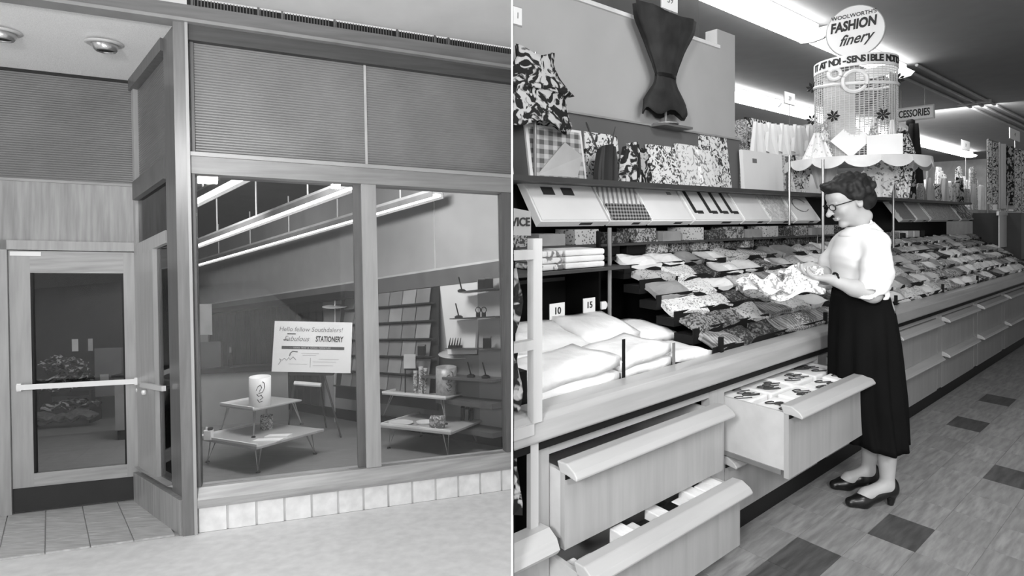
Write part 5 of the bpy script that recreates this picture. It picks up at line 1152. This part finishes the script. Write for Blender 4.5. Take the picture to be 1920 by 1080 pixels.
# arms
def hand(wr, dirf, side, dn):
    # wr wrist, dirf unit towards the fingers, side unit towards the little finger, dn unit palm normal (curl direction)
    wr = np.array(wr); 
    P = lambda a, b, c: wr+dirf*a+side*b+dn*c
    kn = [(-.030, .083), (-.010, .088), (.010, .085), (.028, .077)]
    for b, a in kn: B.cone(P(.005, b*.45, 0), P(a, b, 0), .016, .0115, .012)
    L_ = [(.042, .026, .02), (.046, .029, .021), (.043, .027, .02), (.034, .021, .018)]
    for (b, a), ls in zip(kn, L_):
        an = .35; p = P(a, b, 0); r = .0092
        for i, l in enumerate(ls):
            an2 = an+.5*i; q = p+(dirf*math.cos(an2)+dn*math.sin(an2))*l; B.cone(p, q, r, r*.92, .003); p = q; r *= .92
    t0 = P(.018, -.026, .006); t1 = P(.05, -.046, .022); t2 = P(.078, -.040, .036); B.chain([t0, t1, t2], [.014, .0105, .009], .008)
def unit(v): v = np.array(v, float); return v/np.linalg.norm(v)
LW_ = (1.565, 2.775, 1.150); RW_ = (1.575, 2.985, 1.195)
B.chain([(1.80, YC-.15, 1.32), (1.735, YC-.21, 1.085), ], [.038, .038], .03); B.chain([(1.735, YC-.21, 1.085), (1.66, YC-.19, 1.11), LW_], [.042, .038, .025], .02)
B.chain([(1.80, YC+.15, 1.32), (1.745, YC+.19, 1.10)], [.038, .038], .03); B.chain([(1.745, YC+.19, 1.10), (1.68, YC+.12, 1.15), RW_], [.042, .038, .025], .02)
hand(LW_, unit((-1, .12, .12)), unit((-.12, -1, 0)), unit((.12, 0, 1)))     # near hand, palm up
hand(RW_, unit((-1, -.25, -.02)), unit((-.25, 1, 0)), unit((-.05, 0, -1)))  # far hand, palm down on the cloth
# legs and feet (in heels)
for (kx, ky, ax_, ay, tx, ty) in ((1.865, 2.86, 1.895, 2.855, 1.70, 2.845), (1.89, 3.01, 1.905, 3.02, 1.725, 3.03)):
    B.chain([(1.84, (ky+YC)/2, .92), (kx-.01, ky, .50)], [.085, .056], .05)
    B.chain([(kx-.01, ky, .50), (kx+.03, ky, .34), (ax_, ay, .13)], [.054, .052, .032], .03)
    B.ell((ax_+.012, ay, .085), (.03, .027, .04), .02); B.chain([(ax_, ay, .10), ((ax_+tx)/2-.01, (ay+ty)/2, .058), (tx+.03, ty, .026)], [.034, .03, .022], .02)
sdf_obj('body', B, skin, wo)
# shoes
for (ax_, ay, tx, ty) in ((1.895, 2.855, 1.70, 2.845), (1.905, 3.02, 1.725, 3.03)):
    S = SDF((tx-.06, ty-.08, -.0), (ax_+.08, ty+.08, .17), .004)
    S.chain([(ax_+.018, ay, .080), (ax_-.05, ay, .058), (tx+.06, ty, .026), (tx+.005, ty, .020)], [.034, .033, .036, .026], .02)
    S.ell((ax_+.02, ay, .10), (.034, .033, .045), .015)
    S.ell(((ax_+tx)/2-.0, (ay+ty)/2, .125), (.085, .029, .052), .01, sub=True)
    S.ell((ax_-.0, ay, .155), (.033, .026, .05), .008, sub=True)
    S.cut(lambda X, Y, Z: np.maximum(-Z+.002, np.where((X > tx+.085) & (X < ax_-.0), (.06*(X-tx-.085)/(.11))-Z, -1)))
    S.cone((ax_+.024, ay, .07), (ax_+.016, ay, .006), .024, .014, .01)
    S.cut(lambda X, Y, Z: -Z+.001)
    sdf_obj('shoe', S, mat('shoe_black', .008, .3, .5), wo, 'black pump')
# blouse
S = SDF((1.58, 2.62, 1.02), (2.02, 3.24, 1.45), .005)
S.ell((1.80, YC, 1.25), (.115, .160, .16), .03); S.ell((1.80, YC, 1.12), (.115, .145, .10), .05); S.ell((1.835, YC, 1.17), (.10, .14, .13), .04); S.ell((1.745, YC, 1.225), (.06, .12, .07), .04)
S.cone((1.815, YC-.11, 1.335), (1.815, YC+.11, 1.335), .055, .055, .04); S.cone((1.82, YC, 1.33), (1.81, YC, 1.405), .078, .058, .03)
S.chain([(1.80, YC-.14, 1.315), (1.765, YC-.195, 1.20), (1.735, YC-.205, 1.07)], [.058, .066, .066], .03)
S.chain([(1.80, YC+.14, 1.315), (1.765, YC+.18, 1.20), (1.745, YC+.19, 1.10)], [.058, .066, .06], .03)
S.cone((1.735, YC-.21, 1.08), (1.71, YC-.21, 1.0), .054, .06, .004, sub=True)
S.cone((1.812, YC, 1.385), (1.77, YC, 1.47), .050, .056, .004, sub=True)
X_, Y_, Z_ = np.meshgrid(*S.ax, indexing='ij')
S.D += (.0035*np.sin(70*X_+25*Z_+8*np.sin(20*Z_))*np.clip((1.28-Z_)*6, 0, 1)+.002*np.sin(60*Z_+40*X_)).astype(np.float32)   # soft folds
S.cut(lambda X, Y, Z: np.maximum(1.062-Z, -1))
sdf_obj('blouse', S, mat('blouse_white', .8, .8, .1, amp=.015), wo, 'white short sleeved blouse')
obj('collar', MB().grid(lambda p, q: (1.806+(.060+.040*q)*math.cos(p*2*PI), YC+(.060+.044*q)*math.sin(p*2*PI), 1.418-.045*q+.014*math.cos(p*2*PI)), 28, 3), mat('blouse_white', .9), wo, solid=.004, smooth=True)
# skirt
def skirt(p, q):
    a = p*2*PI; z = 1.075-.775*q; cx = np.interp(q, [0, .12, .35, .7, 1], [1.80, 1.81, 1.82, 1.835, 1.855]); rx = np.interp(q, [0, .12, .35, .7, 1], [.116, .138, .152, .165, .155]); ry = np.interp(q, [0, .12, .35, 1], [.150, .168, .18, .185])
    f = 1+.055*min(1, q*2.2)*math.sin(a*11+1.5*math.sin(q*3))+.02*math.sin(a*23)*q; return (cx+rx*f*math.cos(a), YC+ry*f*math.sin(a), z-.012*math.sin(a*3)*q)
obj('skirt', MB().grid(skirt, 132, 26), mat('skirt_black', .006, .9, .08), wo, 'long black pleated skirt', solid=.005, smooth=True)
obj('waistband', MB().lathe((1.80, YC, 1.06), [(.112,0),(.113,.012),(.112,.03)], 32, sy=1.29, cap=False), mat('skirt_black', .006), wo)
# hair: short dark curls
S = SDF((1.56, 2.78, 1.42), (1.92, 3.08, 1.72), .005)
S.ell(hp(-.030, 0, .060), (.098, .092, .082), .02, HR); S.ell(hp(-.075, 0, -.005), (.058, .082, .072), .03, HR); S.ell(hp(.055, 0, .098), (.040, .052, .032), .02, HR)
for sgn in (1, -1): S.ell(hp(-.018, .062*sgn, .035), (.05, .03, .042), .015, HR)
rc = random.Random(4)
for k in range(110):
    a, b_ = rc.uniform(0, 2*PI), rc.uniform(-.35, 1.5); rr_ = (math.cos(b_)*math.cos(a), math.cos(b_)*math.sin(a), math.sin(b_))
    if rr_[0] > .55 and rr_[2] < .55: continue
    S.ell(hp(-.038+.098*rr_[0], .095*rr_[1], .045+.09*rr_[2]), (.017,)*3, .006)
for k in range(14): S.ell(hp(.062+rc.uniform(-.03, .03), rc.uniform(-.04, .04), .108+rc.uniform(-.012, .018)), (.014,)*3, .006)
S.ell(hp(.115, 0, -.005), (.055, .075, .082), .006, HR, sub=True)
for sgn in (1,-1): S.ell(hp(.045, .085*sgn, -.03), (.055, .04, .055), .006, HR, sub=True)
sdf_obj('hair', S, mat('hair_dark', .014, .6, .3, amp=.4, scale=8), wo, 'short dark curly hair')
# glasses
mb = MB()
for sgn in (1, -1):
    c0 = hp(.104, .032*sgn, .008); mb.tube([tuple(c0+lv*.021*math.cos(a)+uv_*.016*math.sin(a)-fv*.004*sgn*math.cos(a)) for a in np.linspace(0, 2*PI, 21)], .0022, 5)
    mb.tube([tuple(hp(.102, .054*sgn, .016)), tuple(hp(.05, .076*sgn, .014)), tuple(hp(-.01, .080*sgn, .01))], .0024, 5)
mb.tube([tuple(hp(.106, -.011, .012)), tuple(hp(.11, 0, .014)), tuple(hp(.106, .011, .012))], .002, 5)
obj('spectacles', mb, r_black, wo, 'dark rimmed spectacles')
obj('wrist_watch', MB().tube([tuple(np.array(LW_)+[.022+.0*math.cos(a), .028*math.cos(a), .03*math.sin(a)+.0]) for a in np.linspace(0, 2*PI, 17)], .006, 5), r_black, wo, 'dark wristwatch')
# the handkerchiefs she holds
hm = printed('held_floral', .3, .85, 34, cut=.44)
def cloth(x0, x1, y, z, w, sag, ph, lab):
    def fn(p, q):
        a = (q-.5)*2; x = x0+(x1-x0)*p
        return (x+.012*math.sin(q*9+ph), y+w*a*(1-.25*abs(2*p-1)**3), z+sag*math.sin(p*PI)*-.2+.018*math.sin(p*11+ph)+.012*math.cos(q*8+p*6)-abs(a)**2*sag)
    return obj('held_handkerchief', MB().grid(fn, 26, 10), hm, label=lab, cat='handkerchief', group='flowered handkerchiefs held by the woman', solid=.012, smooth=True)
cloth(1.12, 1.52, 2.80, 1.14, .075, .05, 0, 'flowered handkerchief pack stretched out over the bins in her hands')
cloth(1.17, 1.36, 2.76, 1.165, .07, .05, 2, 'pale flowered handkerchief lying at the far end of the pack she holds')
cloth(1.36, 1.55, 2.84, 1.20, .08, .06, 4, 'flowered handkerchief bunched up close to her fingers')
